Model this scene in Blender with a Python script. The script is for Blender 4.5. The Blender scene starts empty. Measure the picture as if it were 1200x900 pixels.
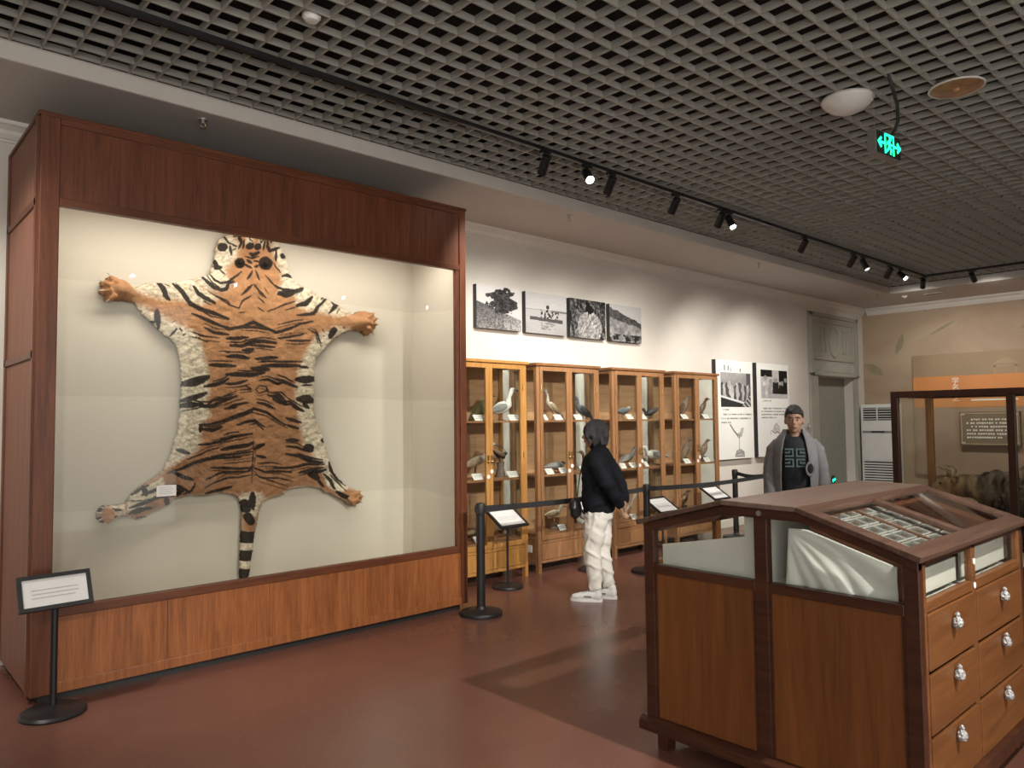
import bpy, bmesh, math, random
import numpy as np
from mathutils import Vector, Matrix

random.seed(7)
sc = bpy.context.scene
COL = sc.collection
PI = math.pi

# ---------------------------------------------------------------- camera
YAW, PITCH, ROLL, FPX, EYE = 0.83165846, 0.04934038, -0.01039258, 875.67565, 1.6
_f = Vector((math.cos(YAW)*math.cos(PITCH), math.sin(YAW)*math.cos(PITCH), math.sin(PITCH)))
_r0 = Vector((math.sin(YAW), -math.cos(YAW), 0)); _u0 = _r0.cross(_f)
_r = math.cos(ROLL)*_r0 + math.sin(ROLL)*_u0
_u = -math.sin(ROLL)*_r0 + math.cos(ROLL)*_u0
cam_data = bpy.data.cameras.new('camera')
cam = bpy.data.objects.new('camera', cam_data); COL.objects.link(cam)
cam_data.sensor_fit = 'HORIZONTAL'; cam_data.sensor_width = 36.0; cam_data.lens = 36.0*FPX/1200.0
cam_data.clip_start = 0.05; cam_data.clip_end = 100
cam.matrix_world = Matrix(((_r.x, _u.x, -_f.x, 0), (_r.y, _u.y, -_f.y, 0), (_r.z, _u.z, -_f.z, EYE), (0, 0, 0, 1)))
sc.camera = cam

# a pixel gives a direction; the distance comes from the plane it lies on
def ray(x, y): return _f + _r*((x-600)/FPX) - _u*((y-450)/FPX)
def on_z(x, y, z=0.0): d = ray(x, y); return Vector((0, 0, EYE)) + d*((z-EYE)/d.z)
def on_y(x, y, Y): d = ray(x, y); return Vector((0, 0, EYE)) + d*(Y/d.y)
def on_x(x, y, X): d = ray(x, y); return Vector((0, 0, EYE)) + d*(X/d.x)

# ---------------------------------------------------------------- world, colour management
world = bpy.data.worlds.new('world'); sc.world = world; world.use_nodes = True
world.node_tree.nodes['Background'].inputs[0].default_value = (1.0, 0.95, 0.88, 1)
world.node_tree.nodes['Background'].inputs[1].default_value = 1.7
sc.view_settings.view_transform = 'Standard'; sc.view_settings.look = 'None'
sc.view_settings.gamma = 1.0; sc.view_settings.use_curve_mapping = False
sc.view_settings.exposure = 0.45
sc.cycles.use_denoising = True
sc.cycles.max_bounces = 9; sc.cycles.diffuse_bounces = 5; sc.cycles.glossy_bounces = 4
sc.cycles.transparent_max_bounces = 24
sc.cycles.sample_clamp_indirect = 6.0

def spot(name, loc, target, watts, angle=50, blend=0.6, col=(1, 0.93, 0.83), size=0.06):
    l = bpy.data.lights.new(name, 'SPOT'); l.energy = watts; l.spot_size = math.radians(angle); l.spot_blend = blend
    l.color = col; l.shadow_soft_size = size
    o = bpy.data.objects.new(name, l); COL.objects.link(o); o.location = loc
    o.rotation_euler = (Vector(target)-Vector(loc)).to_track_quat('-Z', 'Y').to_euler()
    return o
def area(name, loc, target, watts, sx, sy, col=(1, 0.95, 0.86)):
    l = bpy.data.lights.new(name, 'AREA'); l.shape = 'RECTANGLE'; l.size = sx; l.size_y = sy; l.energy = watts; l.color = col
    o = bpy.data.objects.new(name, l); COL.objects.link(o); o.location = loc
    o.rotation_euler = (Vector(target)-Vector(loc)).to_track_quat('-Z', 'Y').to_euler()
    return o

# track lamp table: (x, y of the head on its track, aim point, watts, cone)   z of the track is TRACK_Z
TRACK_Z, TRACK_Y, TRACK_X, TRACK_Y2 = 3.772, 4.2, 12.55, -0.87
WARM = (1.0, 0.945, 0.87)
LW, LH, LM, LF_ = 'long wall', 'hall', 'mural wall', 'far track'
TRACK_LAMPS = [  # the track beside the cabinets and the cross track before the mural wall
    (-0.7, TRACK_Y, (0.88, 5.6, 1.5), 160, 70, 'track spotlight added out of view to brighten the side of the tiger case'),  # added lamp, out of view, to brighten the case side
    (4.22, TRACK_Y, (4.9, 6.05, 1.75), 128, 84, 'black track spotlight aimed at the golden cabinet, beside a lit one'),
    (4.72, TRACK_Y, (3.2, 1.6, 0.9), 90, 60, 'lit track spotlight with glaring lens between two black ones'),
    (5.04, TRACK_Y, (5.7, 6.05, 1.75), 128, 84, 'black track spotlight aimed at the photographs of the tree and boat'),
    (6.00, TRACK_Y, (6.7, 6.05, 1.75), 128, 84, 'single black track spotlight aimed at the photograph of reeds'),
    (6.80, TRACK_Y, (7.9, 6.05, 1.75), 128, 84, 'black track spotlight aimed at the photograph of the hillside'),
    (6.95, TRACK_Y, (6.4, 2.6, 1.0), 70, 60, 'lit track spotlight turned towards the shaggy animal case'),
    (8.62, TRACK_Y, (9.6, 6.05, 1.7), 150, 84, 'single black track spotlight aimed at the panel with the bird drawing'),
    (9.98, TRACK_Y, (10.8, 6.05, 1.7), 150, 84, 'black track spotlight aimed at the panel with the group photograph'),
    (10.30, TRACK_Y, (10.2, 2.6, 0.4), 90, 60, 'lit track spotlight crossed with a black one, turned into the hall'),
    (11.20, TRACK_Y, (12.2, 6.05, 1.5), 30, 90, 'black track spotlight aimed at the doorway'),
    (11.60, TRACK_Y, (10.5, 1.0, 0.6), 60, 60, 'lit track spotlight with glaring lens near the track corner'),
    (TRACK_X, 4.22, (14.78, 5.2, 1.6), 85, 110, 'black track spotlight aimed at the air conditioner corner'),
    (TRACK_X, 3.54, (14.78, 3.4, 1.8), 85, 110, 'black track spotlight aimed at the heading board characters'),
    (TRACK_X, 1.80, (14.78, 1.5, 1.8), 85, 110, 'black track spotlight aimed at the middle of the heading board'),
    (TRACK_X, 0.20, (14.78, -0.2, 1.8), 75, 110, 'black track spotlight aimed at the far end of the heading board'),
]
FAR_LAMPS = [    # unseen track on the other long side; lamps labelled fill are added
    (-0.6, TRACK_Y2, (1.6, 5.0, 0.9), 150, 70, 'added fill spotlight opposite, aimed at the tiger case'),
    (2.98, TRACK_Y2, (3.5, 2.7, 0.4), 560, 58, 'black track spotlight opposite, aimed at the wooden specimen case'),
    (4.4, TRACK_Y2, (5.0, 5.8, 1.2), 520, 34, 'black track spotlight opposite, aimed at the golden cabinet'),
    (6.2, TRACK_Y2, (6.9, 5.8, 1.2), 520, 34, 'black track spotlight opposite, aimed at the brown cabinets'),
    (7.9, TRACK_Y2, (8.6, 5.8, 1.2), 520, 34, 'black track spotlight opposite, aimed at the cabinet by the panels'),
    (5.4, TRACK_Y2, (7.2, 1.8, 1.0), 90, 60, 'added fill spotlight opposite, aimed at the glass animal case'),
    (9.8, TRACK_Y2, (10.5, 3.4, 0.2), 160, 80, 'added fill spotlight opposite, aimed at the floor before the doorway'),
]
# ---------------------------------------------------------------- materials
MATS = {}
def nodes_of(name):
    m = bpy.data.materials.new(name); m.use_nodes = True; MATS[name] = m
    nt = m.node_tree; b = nt.nodes['Principled BSDF']
    return m, nt, b
def ramp(nt, fac, c1, c2, p1=0.3, p2=0.7):
    r = nt.nodes.new('ShaderNodeValToRGB')
    r.color_ramp.elements[0].position = p1; r.color_ramp.elements[0].color = (*c1, 1)
    r.color_ramp.elements[1].position = p2; r.color_ramp.elements[1].color = (*c2, 1)
    nt.links.new(fac, r.inputs[0]); return r.outputs[0]
def noise(nt, scale=(1, 1, 1), s=5.0, detail=3.0, rough=0.55, coord='Object', dist=0.0):
    tc = nt.nodes.new('ShaderNodeTexCoord'); mp = nt.nodes.new('ShaderNodeMapping'); mp.inputs['Scale'].default_value = scale
    n = nt.nodes.new('ShaderNodeTexNoise'); n.inputs['Scale'].default_value = s; n.inputs['Detail'].default_value = detail
    n.inputs['Roughness'].default_value = rough; n.inputs['Distortion'].default_value = dist
    nt.links.new(tc.outputs[coord], mp.inputs['Vector']); nt.links.new(mp.outputs[0], n.inputs['Vector'])
    return n.outputs['Fac']
def bump(nt, b, fac, strength=0.2, dist=0.01):
    bp = nt.nodes.new('ShaderNodeBump'); bp.inputs['Strength'].default_value = strength; bp.inputs['Distance'].default_value = dist
    nt.links.new(fac, bp.inputs['Height']); nt.links.new(bp.outputs[0], b.inputs['Normal'])
def plain(name, col, rough=0.6, metal=0.0, var=0.12, s=8.0, bmp=0.0, spec=0.5, scale=(1, 1, 1)):
    m, nt, b = nodes_of(name)
    f = noise(nt, scale, s)
    c1 = tuple(max(0, c*(1-var)) for c in col); c2 = tuple(min(1, c*(1+var)) for c in col)
    nt.links.new(ramp(nt, f, c1, c2), b.inputs['Base Color'])
    b.inputs['Roughness'].default_value = rough; b.inputs['Metallic'].default_value = metal
    b.inputs['Specular IOR Level'].default_value = spec
    if bmp: bump(nt, b, f, bmp)
    return m
def wood(name, dark, light, axis='z', rough=0.38, s=3.2, coat=0.0):
    m, nt, b = nodes_of(name)
    k = {'x': (0.5, 7, 7), 'y': (7, 0.5, 7), 'z': (7, 7, 0.5)}[axis]
    f = noise(nt, k, s, 5, 0.6, dist=0.6)
    f2 = noise(nt, tuple(q*4 for q in k), s, 3, 0.6)
    mx = nt.nodes.new('ShaderNodeMath'); mx.operation = 'MULTIPLY_ADD'; mx.inputs[1].default_value = 0.35; 
    nt.links.new(f2, mx.inputs[0]); 
    m2 = nt.nodes.new('ShaderNodeMath'); m2.operation = 'MULTIPLY'; m2.inputs[1].default_value = 0.65
    nt.links.new(f, m2.inputs[0]); nt.links.new(m2.outputs[0], mx.inputs[2])
    nt.links.new(ramp(nt, mx.outputs[0], dark, light, 0.36, 0.64), b.inputs['Base Color'])
    b.inputs['Specular IOR Level'].default_value = 0.35; b.inputs['Roughness'].default_value = rough; b.inputs['Coat Weight'].default_value = coat; b.inputs['Coat Roughness'].default_value = 0.25
    bump(nt, b, f2, 0.08, 0.004)
    return m
def glass(name, tint=(0.96, 0.98, 0.97), gloss=1.0, ior=1.45):
    m, nt, b = nodes_of(name); nt.nodes.remove(b)
    out = nt.nodes['Material Output']
    t = nt.nodes.new('ShaderNodeBsdfTransparent'); t.inputs[0].default_value = (*tint, 1)
    g = nt.nodes.new('ShaderNodeBsdfGlossy'); g.inputs['Roughness'].default_value = 0.02; g.inputs[0].default_value = (gloss, gloss, gloss, 1)
    lw = nt.nodes.new('ShaderNodeLayerWeight'); pw = nt.nodes.new('ShaderNodeMath'); pw.operation = 'POWER'; pw.inputs[1].default_value = 5.0
    nt.links.new(lw.outputs['Facing'], pw.inputs[0])
    fr = nt.nodes.new('ShaderNodeMath'); fr.operation = 'MULTIPLY_ADD'; r0 = ((ior-1)/(ior+1))**2; fr.inputs[1].default_value = 1-r0; fr.inputs[2].default_value = r0
    nt.links.new(pw.outputs[0], fr.inputs[0])
    mx = nt.nodes.new('ShaderNodeMixShader')
    nt.links.new(fr.outputs[0], mx.inputs[0]); nt.links.new(t.outputs[0], mx.inputs[1]); nt.links.new(g.outputs[0], mx.inputs[2])
    nt.links.new(mx.outputs[0], out.inputs[0])
    return m
def emit(name, col, power):
    m, nt, b = nodes_of(name)
    b.inputs['Base Color'].default_value = (*col, 1); b.inputs['Emission Color'].default_value = (*col, 1); b.inputs['Emission Strength'].default_value = power
    return m
def attr_mat(name, attr='print', rough=0.7, bmp=0.0, s=200.0, spec=0.3):
    m, nt, b = nodes_of(name)
    a = nt.nodes.new('ShaderNodeAttribute'); a.attribute_name = attr
    nt.links.new(a.outputs['Color'], b.inputs['Base Color']); b.inputs['Roughness'].default_value = rough
    b.inputs['Specular IOR Level'].default_value = spec
    if bmp: bump(nt, b, noise(nt, (1, 1, 1), s, 3), bmp, 0.01)
    return m

# ---------------------------------------------------------------- mesh building
def frame_of(d):
    d = d.normalized(); up = Vector((0, 0, 1)) if abs(d.z) < 0.95 else Vector((0, 1, 0))
    a = d.cross(up).normalized(); return a, a.cross(d).normalized()
class MB:
    def __init__(s): s.v = []; s.f = []; s.M = None
    def add(s, vs, fs):
        k = len(s.v)
        s.v += [tuple(s.M @ Vector(p)) if s.M else tuple(p) for p in vs]
        s.f += [tuple(i+k for i in q) for q in fs]; return s
    def box(s, x0, x1, y0, y1, z0, z1):
        x0, x1 = min(x0, x1), max(x0, x1); y0, y1 = min(y0, y1), max(y0, y1); z0, z1 = min(z0, z1), max(z0, z1)
        return s.add([(x0,y0,z0),(x1,y0,z0),(x1,y1,z0),(x0,y1,z0),(x0,y0,z1),(x1,y0,z1),(x1,y1,z1),(x0,y1,z1)],
                     [(3,2,1,0),(4,5,6,7),(0,1,5,4),(1,2,6,5),(2,3,7,6),(3,0,4,7)])
    def obox(s, c, ax, ay, az, hx, hy, hz):
        c, ax, ay, az = (Vector(q) for q in (c, ax, ay, az)); vs = []
        for k in (-1, 1):
            for i, j in ((-1,-1),(1,-1),(1,1),(-1,1)): vs.append(c+ax*hx*i+ay*hy*j+az*hz*k)
        return s.add(vs, [(3,2,1,0),(4,5,6,7),(0,1,5,4),(1,2,6,5),(2,3,7,6),(3,0,4,7)])
    def prism(s, poly, axis, a0, a1):
        """poly in the plane normal to axis: x -> (y,z), y -> (x,z), z -> (x,y)"""
        def P(p, a): return {'x': (a, p[0], p[1]), 'y': (p[0], a, p[1]), 'z': (p[0], p[1], a)}[axis]
        n = len(poly); vs = [P(p, a0) for p in poly]+[P(p, a1) for p in poly]
        fs = [tuple(range(n))[::-1], tuple(range(n, 2*n))]+[(i, (i+1) % n, (i+1) % n+n, i+n) for i in range(n)]
        return s.add(vs, fs)
    def cyl(s, p0, p1, r0, r1=None, n=16):
        p0, p1 = Vector(p0), Vector(p1); r1 = r0 if r1 is None else r1; a, b = frame_of(p1-p0)
        vs = [p0+(a*math.cos(2*PI*i/n)+b*math.sin(2*PI*i/n))*r0 for i in range(n)]+[p1+(a*math.cos(2*PI*i/n)+b*math.sin(2*PI*i/n))*r1 for i in range(n)]
        return s.add(vs, [tuple(range(n))[::-1], tuple(range(n, 2*n))]+[(i, (i+1) % n, (i+1) % n+n, i+n) for i in range(n)])
    def ring(s, p0, p1, ro, ri, n=18):
        p0, p1 = Vector(p0), Vector(p1); a, b = frame_of(p1-p0); vs = []
        for p, r in ((p0, ro), (p1, ro), (p1, ri), (p0, ri)): vs += [p+(a*math.cos(2*PI*i/n)+b*math.sin(2*PI*i/n))*r for i in range(n)]
        return s.add(vs, [(j*n+i, j*n+(i+1) % n, ((j+1) % 4)*n+(i+1) % n, ((j+1) % 4)*n+i) for j in range(4) for i in range(n)])
    def lathe(s, prof, c=(0, 0, 0), n=24):
        vs = []; fs = []; c = Vector(c); m = len(prof)
        for r, z in prof:
            for i in range(n): vs.append(c+Vector((r*math.cos(2*PI*i/n), r*math.sin(2*PI*i/n), z)))
        for j in range(m-1):
            for i in range(n): fs.append((j*n+i, j*n+(i+1) % n, (j+1)*n+(i+1) % n, (j+1)*n+i))
        fs.append(tuple(range(n))[::-1]); fs.append(tuple(range((m-1)*n, m*n)))
        return s.add(vs, fs)
    def ell(s, c, r, n=14, m=9):
        c = Vector(c); r = (r, r, r) if not hasattr(r, '__len__') else r; vs = []; fs = []
        for j in range(1, m):
            t = PI*j/m
            for i in range(n): vs.append(c+Vector((r[0]*math.sin(t)*math.cos(2*PI*i/n), r[1]*math.sin(t)*math.sin(2*PI*i/n), -r[2]*math.cos(t))))
        k = len(vs); vs += [c-Vector((0, 0, r[2])), c+Vector((0, 0, r[2]))]
        for j in range(m-2):
            for i in range(n): fs.append((j*n+i, j*n+(i+1) % n, (j+1)*n+(i+1) % n, (j+1)*n+i))
        for i in range(n):
            fs.append((k, (i+1) % n, i)); fs.append((k+1, (m-2)*n+i, (m-2)*n+(i+1) % n))
        return s.add(vs, fs)
    def tube(s, pts, rads, n=12, ref=(1, 0, 0), cap=True):
        """loft of ellipses; rads are r or (r along ref side, r across)"""
        pts = [Vector(p) for p in pts]; R = [(r, r) if not hasattr(r, '__len__') else r for r in rads]
        if cap:
            d0 = (pts[0]-pts[1]).normalized(); d1 = (pts[-1]-pts[-2]).normalized()
            e0, e1 = min(R[0]), min(R[-1])
            pts = [pts[0]+d0*e0*0.55]+pts+[pts[-1]+d1*e1*0.55]; R = [(R[0][0]*0.5, R[0][1]*0.5)]+R+[(R[-1][0]*0.5, R[-1][1]*0.5)]
        vs = []; ref = Vector(ref); m = len(pts)
        for j, p in enumerate(pts):
            t = (pts[min(j+1, m-1)]-pts[max(j-1, 0)]).normalized()
            a = ref-t*ref.dot(t)
            if a.length < 1e-3: a = Vector((0, 1, 0))-t*t.y
            a.normalize(); b = t.cross(a)
            for i in range(n): vs.append(p+a*R[j][0]*math.cos(2*PI*i/n)+b*R[j][1]*math.sin(2*PI*i/n))
        fs = [(j*n+i, j*n+(i+1) % n, (j+1)*n+(i+1) % n, (j+1)*n+i) for j in range(m-1) for i in range(n)]
        fs += [tuple(range(n))[::-1], tuple(range((m-1)*n, m*n))]
        return s.add(vs, fs)
    def torus(s, c, R, r, ax=(0, 0, 1), n=24, k=8):
        c = Vector(c); ax = Vector(ax).normalized(); a, b = frame_of(ax); vs = []
        for i in range(n):
            d = a*math.cos(2*PI*i/n)+b*math.sin(2*PI*i/n)
            for j in range(k): vs.append(c+d*(R+r*math.cos(2*PI*j/k))+ax*r*math.sin(2*PI*j/k))
        return s.add(vs, [(i*k+j, ((i+1) % n)*k+j, ((i+1) % n)*k+(j+1) % k, i*k+(j+1) % k) for i in range(n) for j in range(k)])

def root_loc(o):
    while o.parent: o = o.parent
    return Vector(o.location)
def obj(name, mb, m, parent=None, smooth=False, bevel=0.0, local=False, loc=None):
    """one mesh object; coordinates are given in the world unless local=True"""
    me = bpy.data.meshes.new(name)
    off = Vector((0, 0, 0))
    if parent is not None and not local: off = root_loc(parent)
    elif parent is None and loc is not None and not local: off = Vector(loc)
    me.from_pydata([(p[0]-off.x, p[1]-off.y, p[2]-off.z) for p in mb.v], [], mb.f); me.update()
    bm = bmesh.new(); bm.from_mesh(me); bmesh.ops.recalc_face_normals(bm, faces=bm.faces); bm.to_mesh(me); bm.free()
    if smooth:
        for p in me.polygons: p.use_smooth = True
        if smooth == 'auto': me.set_sharp_from_angle(angle=math.radians(40))
    me.materials.append(m if not isinstance(m, str) else MATS[m])
    o = bpy.data.objects.new(name, me); COL.objects.link(o)
    if parent is not None: o.parent = parent
    elif loc is not None: o.location = loc
    if bevel:
        b = o.modifiers.new('bevel', 'BEVEL'); b.width = bevel; b.segments = 2; b.limit_method = 'ANGLE'
    return o
def tag(o, label=None, cat=None, group=None, kind=None):
    if label: o['label'] = label
    if cat: o['category'] = cat
    if group: o['group'] = group
    if kind: o['kind'] = kind
    return o
def thing(name, label, cat, loc=(0, 0, 0), rotz=0.0, group=None):
    o = bpy.data.objects.new(name, None); COL.objects.link(o); o.empty_display_size = 0.1
    o.location = loc; o.rotation_euler = (0, 0, rotz)
    return tag(o, label, cat, group)
def copy_tree(o, parent=None):
    c = o.copy(); COL.objects.link(c); c.parent = parent
    for ch in list(o.children): copy_tree(ch, c)
    return c
def shared(name, src, parent, loc=(0, 0, 0), rot=(0, 0, 0)):
    o = bpy.data.objects.new(name, src.data); COL.objects.link(o); o.parent = parent; o.location = loc; o.rotation_euler = rot
    return o
def fuse(name, mb, m, parent, voxel=0.01, smooth_it=6, fac=0.5, disp=None):
    """overlapping closed lofts become one continuous skin"""
    o = obj('tmp', mb, m, None)
    r = o.modifiers.new('r', 'REMESH'); r.mode = 'VOXEL'; r.voxel_size = voxel
    s = o.modifiers.new('s', 'SMOOTH'); s.iterations = smooth_it; s.factor = fac
    dg = bpy.context.evaluated_depsgraph_get()
    me = bpy.data.meshes.new_from_object(o.evaluated_get(dg)); me.name = name
    bpy.data.objects.remove(o)
    if disp: disp(me)
    for p in me.polygons: p.use_smooth = True
    if not me.materials: me.materials.append(m if not isinstance(m, str) else MATS[m])
    n = bpy.data.objects.new(name, me); COL.objects.link(n); n.parent = parent
    return n
def text(name, body, size, m, parent, matrix, align='LEFT', extrude=0.001):
    cu = bpy.data.curves.new(name, 'FONT'); cu.body = body; cu.size = size; cu.extrude = extrude; cu.align_x = align
    t = bpy.data.objects.new('tmp_text', cu); COL.objects.link(t)
    dg = bpy.context.evaluated_depsgraph_get(); me = bpy.data.meshes.new_from_object(t.evaluated_get(dg)); bpy.data.objects.remove(t)
    me.name = name; me.materials.clear(); me.materials.append(MATS[m])
    o = bpy.data.objects.new(name, me); COL.objects.link(o); o.parent = parent
    if parent is not None:
        matrix = matrix.copy(); matrix.translation = matrix.translation-root_loc(parent)
    o.matrix_local = matrix; return o
def grid_print(name, w, h, nx, nz, func, m, parent, org, ux, uz, attr='print'):
    """a flat print: colours in a colour attribute; func(s,t) -> rgb arrays with s,t in 0..1"""
    s, t = np.meshgrid((np.arange(nx)+0.5)/nx, (np.arange(nz)+0.5)/nz)
    col = func(s, t)
    xs = np.linspace(0, w, nx+1); zs = np.linspace(0, h, nz+1)
    X, Z = np.meshgrid(xs, zs)
    o3 = np.array(org)-np.array(root_loc(parent)) if parent is not None else np.array(org)
    V = o3[None, :]+X.ravel()[:, None]*np.array(ux)[None, :]+Z.ravel()[:, None]*np.array(uz)[None, :]
    i, j = np.meshgrid(np.arange(nx), np.arange(nz)); a = (j*(nx+1)+i).ravel()
    F = np.stack([a, a+1, a+nx+2, a+nx+1], 1)
    me = bpy.data.meshes.new(name); me.from_pydata(V.tolist(), [], F.tolist()); me.update()
    ca = me.attributes.new(attr, 'FLOAT_COLOR', 'FACE')
    rgba = np.ones((nx*nz, 4), np.float32); rgba[:, :3] = col.reshape(-1, 3)
    ca.data.foreach_set('color', rgba.ravel())
    me.materials.append(MATS[m])
    o = bpy.data.objects.new(name, me); COL.objects.link(o); o.parent = parent
    return o

# value noise for prints and fur
def vnoise(x, y, seed=0):
    rng = np.random.RandomState(seed); T = rng.rand(257, 257)
    xi = np.floor(x).astype(int); yi = np.floor(y).astype(int); fx = x-xi; fy = y-yi
    fx = fx*fx*(3-2*fx); fy = fy*fy*(3-2*fy); xi &= 255; yi &= 255
    return (T[yi, xi]*(1-fx)+T[yi, xi+1]*fx)*(1-fy)+(T[yi+1, xi]*(1-fx)+T[yi+1, xi+1]*fx)*fy
def fbm(x, y, seed=0, oct=4):
    a = 0; w = 0.5; tot = 0
    for k in range(oct): a = a+w*vnoise(x*2**k, y*2**k, seed+k); tot += w; w *= 0.5
    return a/tot
def in_poly(x, y, poly):
    r = np.zeros(x.shape, bool); n = len(poly)
    for i in range(n):
        x0, y0 = poly[i]; x1, y1 = poly[(i+1) % n]
        c = ((y0 > y) != (y1 > y))
        if y1 != y0: r ^= c & (x < (x1-x0)*(y-y0)/(y1-y0)+x0)
    return r
def seg_dist(x, y, p, q):
    dx, dy = q[0]-p[0], q[1]-p[1]; L = dx*dx+dy*dy+1e-9
    t = np.clip(((x-p[0])*dx+(y-p[1])*dy)/L, 0, 1)
    return np.hypot(x-p[0]-t*dx, y-p[1]-t*dy), t

# ---------------------------------------------------------------- the materials of the hall
plain('wall_paint', (0.62, 0.58, 0.52), 0.85, var=0.03, s=3)
plain('ceiling_paint', (0.52, 0.49, 0.455), 0.85, var=0.03, s=3)
plain('trim_paint', (0.66, 0.63, 0.58), 0.7, var=0.03)
plain('door_paint', (0.25, 0.255, 0.215), 0.6, var=0.05)
plain('frame_paint', (0.35, 0.345, 0.295), 0.7, var=0.05)
plain('grid_metal', (0.345, 0.34, 0.305), 0.6, var=0.05)
plain('void_black', (0.012, 0.012, 0.012), 0.95, var=0.2)
plain('black_metal', (0.012, 0.012, 0.013), 0.42, var=0.2)
plain('black_plastic', (0.02, 0.02, 0.02), 0.5, var=0.2)
plain('belt_fabric', (0.02, 0.02, 0.022), 0.85, var=0.2)
plain('white_plastic', (0.72, 0.72, 0.70), 0.45, var=0.03)
plain('white_card', (0.82, 0.80, 0.75), 0.7, var=0.03)
plain('grey_metal', (0.42, 0.42, 0.41), 0.4, 0.8, var=0.08)
plain('copper_shade', (0.42, 0.24, 0.12), 0.35, 0.3, var=0.3, s=14)
plain('brass', (0.45, 0.33, 0.14), 0.35, 0.9, var=0.1)
plain('dark_slot', (0.02, 0.02, 0.02), 0.8)
wood('case_wood', (0.082, 0.026, 0.012), (0.165, 0.054, 0.024), 'z', 0.4)  # header's lack of direct light painted in as a darker tone
wood('case_wood_x', (0.085, 0.027, 0.012), (0.15, 0.05, 0.022), 'x', 0.4)
wood('case_wood_low_lit', (0.19, 0.064, 0.022), (0.36, 0.13, 0.045), 'z', 0.36)  # light on the lower panels painted in as a more orange wood
wood('cab_wood', (0.22, 0.105, 0.045), (0.36, 0.185, 0.085), 'z', 0.4)
wood('cab_wood_gold_lit', (0.36, 0.17, 0.045), (0.55, 0.28, 0.085), 'z', 0.38)  # stronger light on the first cabinet painted into this golden wood
wood('cab_wood_dark', (0.17, 0.075, 0.03), (0.28, 0.13, 0.052), 'z', 0.4)
wood('cab_back', (0.40, 0.22, 0.11), (0.54, 0.32, 0.17), 'x', 0.6)
wood('shelf_wood', (0.22, 0.10, 0.045), (0.36, 0.18, 0.085), 'x', 0.45)
wood('desk_wood', (0.12, 0.042, 0.012), (0.205, 0.074, 0.021), 'z', 0.42, 2.0)
wood('desk_dark', (0.036, 0.013, 0.008), (0.078, 0.029, 0.015), 'y', 0.35, 2.5)
wood('desk_drawer', (0.11, 0.041, 0.013), (0.185, 0.072, 0.023), 'x', 0.42, 2.2)
wood('desk_top_sheen', (0.125, 0.08, 0.062), (0.21, 0.145, 0.115), 'x', 0.33, 2.5)  # sheen of the flat top painted in as a greyer, lighter tone
wood('desk_roof', (0.07, 0.038, 0.027), (0.125, 0.072, 0.052), 'x', 0.35, 2.5)
wood('glass_case_frame', (0.022, 0.008, 0.005), (0.05, 0.018, 0.01), 'z', 0.35)
wood('lit_post', (0.20, 0.085, 0.03), (0.3, 0.14, 0.055), 'z', 0.5)  # back posts of the glass case, the light on them painted in
wood('case_wood_side_lit', (0.20, 0.088, 0.055), (0.28, 0.13, 0.085), 'z', 0.65)  # lighter side laminate, with the light from the left put into its tone
glass('case_glass', (0.96, 0.97, 0.95), 1.0, 1.28); glass('cabinet_glass', (0.95, 0.97, 0.96)); glass('clear_wrap', (0.85, 0.85, 0.85), 1.0, 1.8)
emit('lamp_lens', (1.0, 0.97, 0.92), 60.0); emit('tube_glow', (1.0, 0.95, 0.86), 6.0); emit('exit_green', (0.02, 1.0, 0.45), 1.6)
attr_mat('photo_print', 'print', 0.55); attr_mat('poster_print', 'print', 0.6); attr_mat('fur_print', 'fur', 0.85, 0.35, 130.0)
plain('wrap_film', (0.42, 0.42, 0.42), 0.15, 0.3, var=0.6, s=120, bmp=0.8); plain('tray_wood', (0.24, 0.095, 0.05), 0.5, var=0.1); plain('slate_card', (0.16, 0.175, 0.175), 0.35, var=0.25, s=50); plain('faint_gold', (0.62, 0.52, 0.36), 0.5)
# ================================================================ THE SETTING
XA, XB, YA, YB = -3.2, 14.8, -2.8, 6.1          # the room
ZS, ZG = 3.69, 3.805                            # soffit, underside of the open grid
GX0, GX1, GY0, GY1 = -2.05, 13.27, -1.65, 5.0   # the recess with the grid

# floor: reddish brown sheet flooring
m, nt, b = nodes_of('floor_lino')
f1 = noise(nt, (1, 1, 1), 0.55, 4, 0.6); f2 = noise(nt, (1, 1, 1), 45, 2)
c = ramp(nt, f1, (0.148, 0.063, 0.045), (0.20, 0.086, 0.062), 0.35, 0.65)
mxn = nt.nodes.new('ShaderNodeMixRGB'); mxn.blend_type = 'MULTIPLY'; mxn.inputs[0].default_value = 0.35
nt.links.new(c, mxn.inputs[1]); nt.links.new(ramp(nt, f2, (0.7, 0.7, 0.7), (1, 1, 1)), mxn.inputs[2])
nt.links.new(mxn.outputs[0], b.inputs['Base Color'])
rr = nt.nodes.new('ShaderNodeMapRange'); nt.links.new(f1, rr.inputs[0]); rr.inputs[3].default_value = 0.2; rr.inputs[4].default_value = 0.32
nt.links.new(rr.outputs[0], b.inputs['Roughness'])
bump(nt, b, f2, 0.03, 0.002)
fl = obj('floor', MB().box(XA, XB, YA, YB, -0.12, 0), m)
tag(fl, 'reddish brown sheet floor of the exhibition hall', None, None, 'structure')

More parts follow.
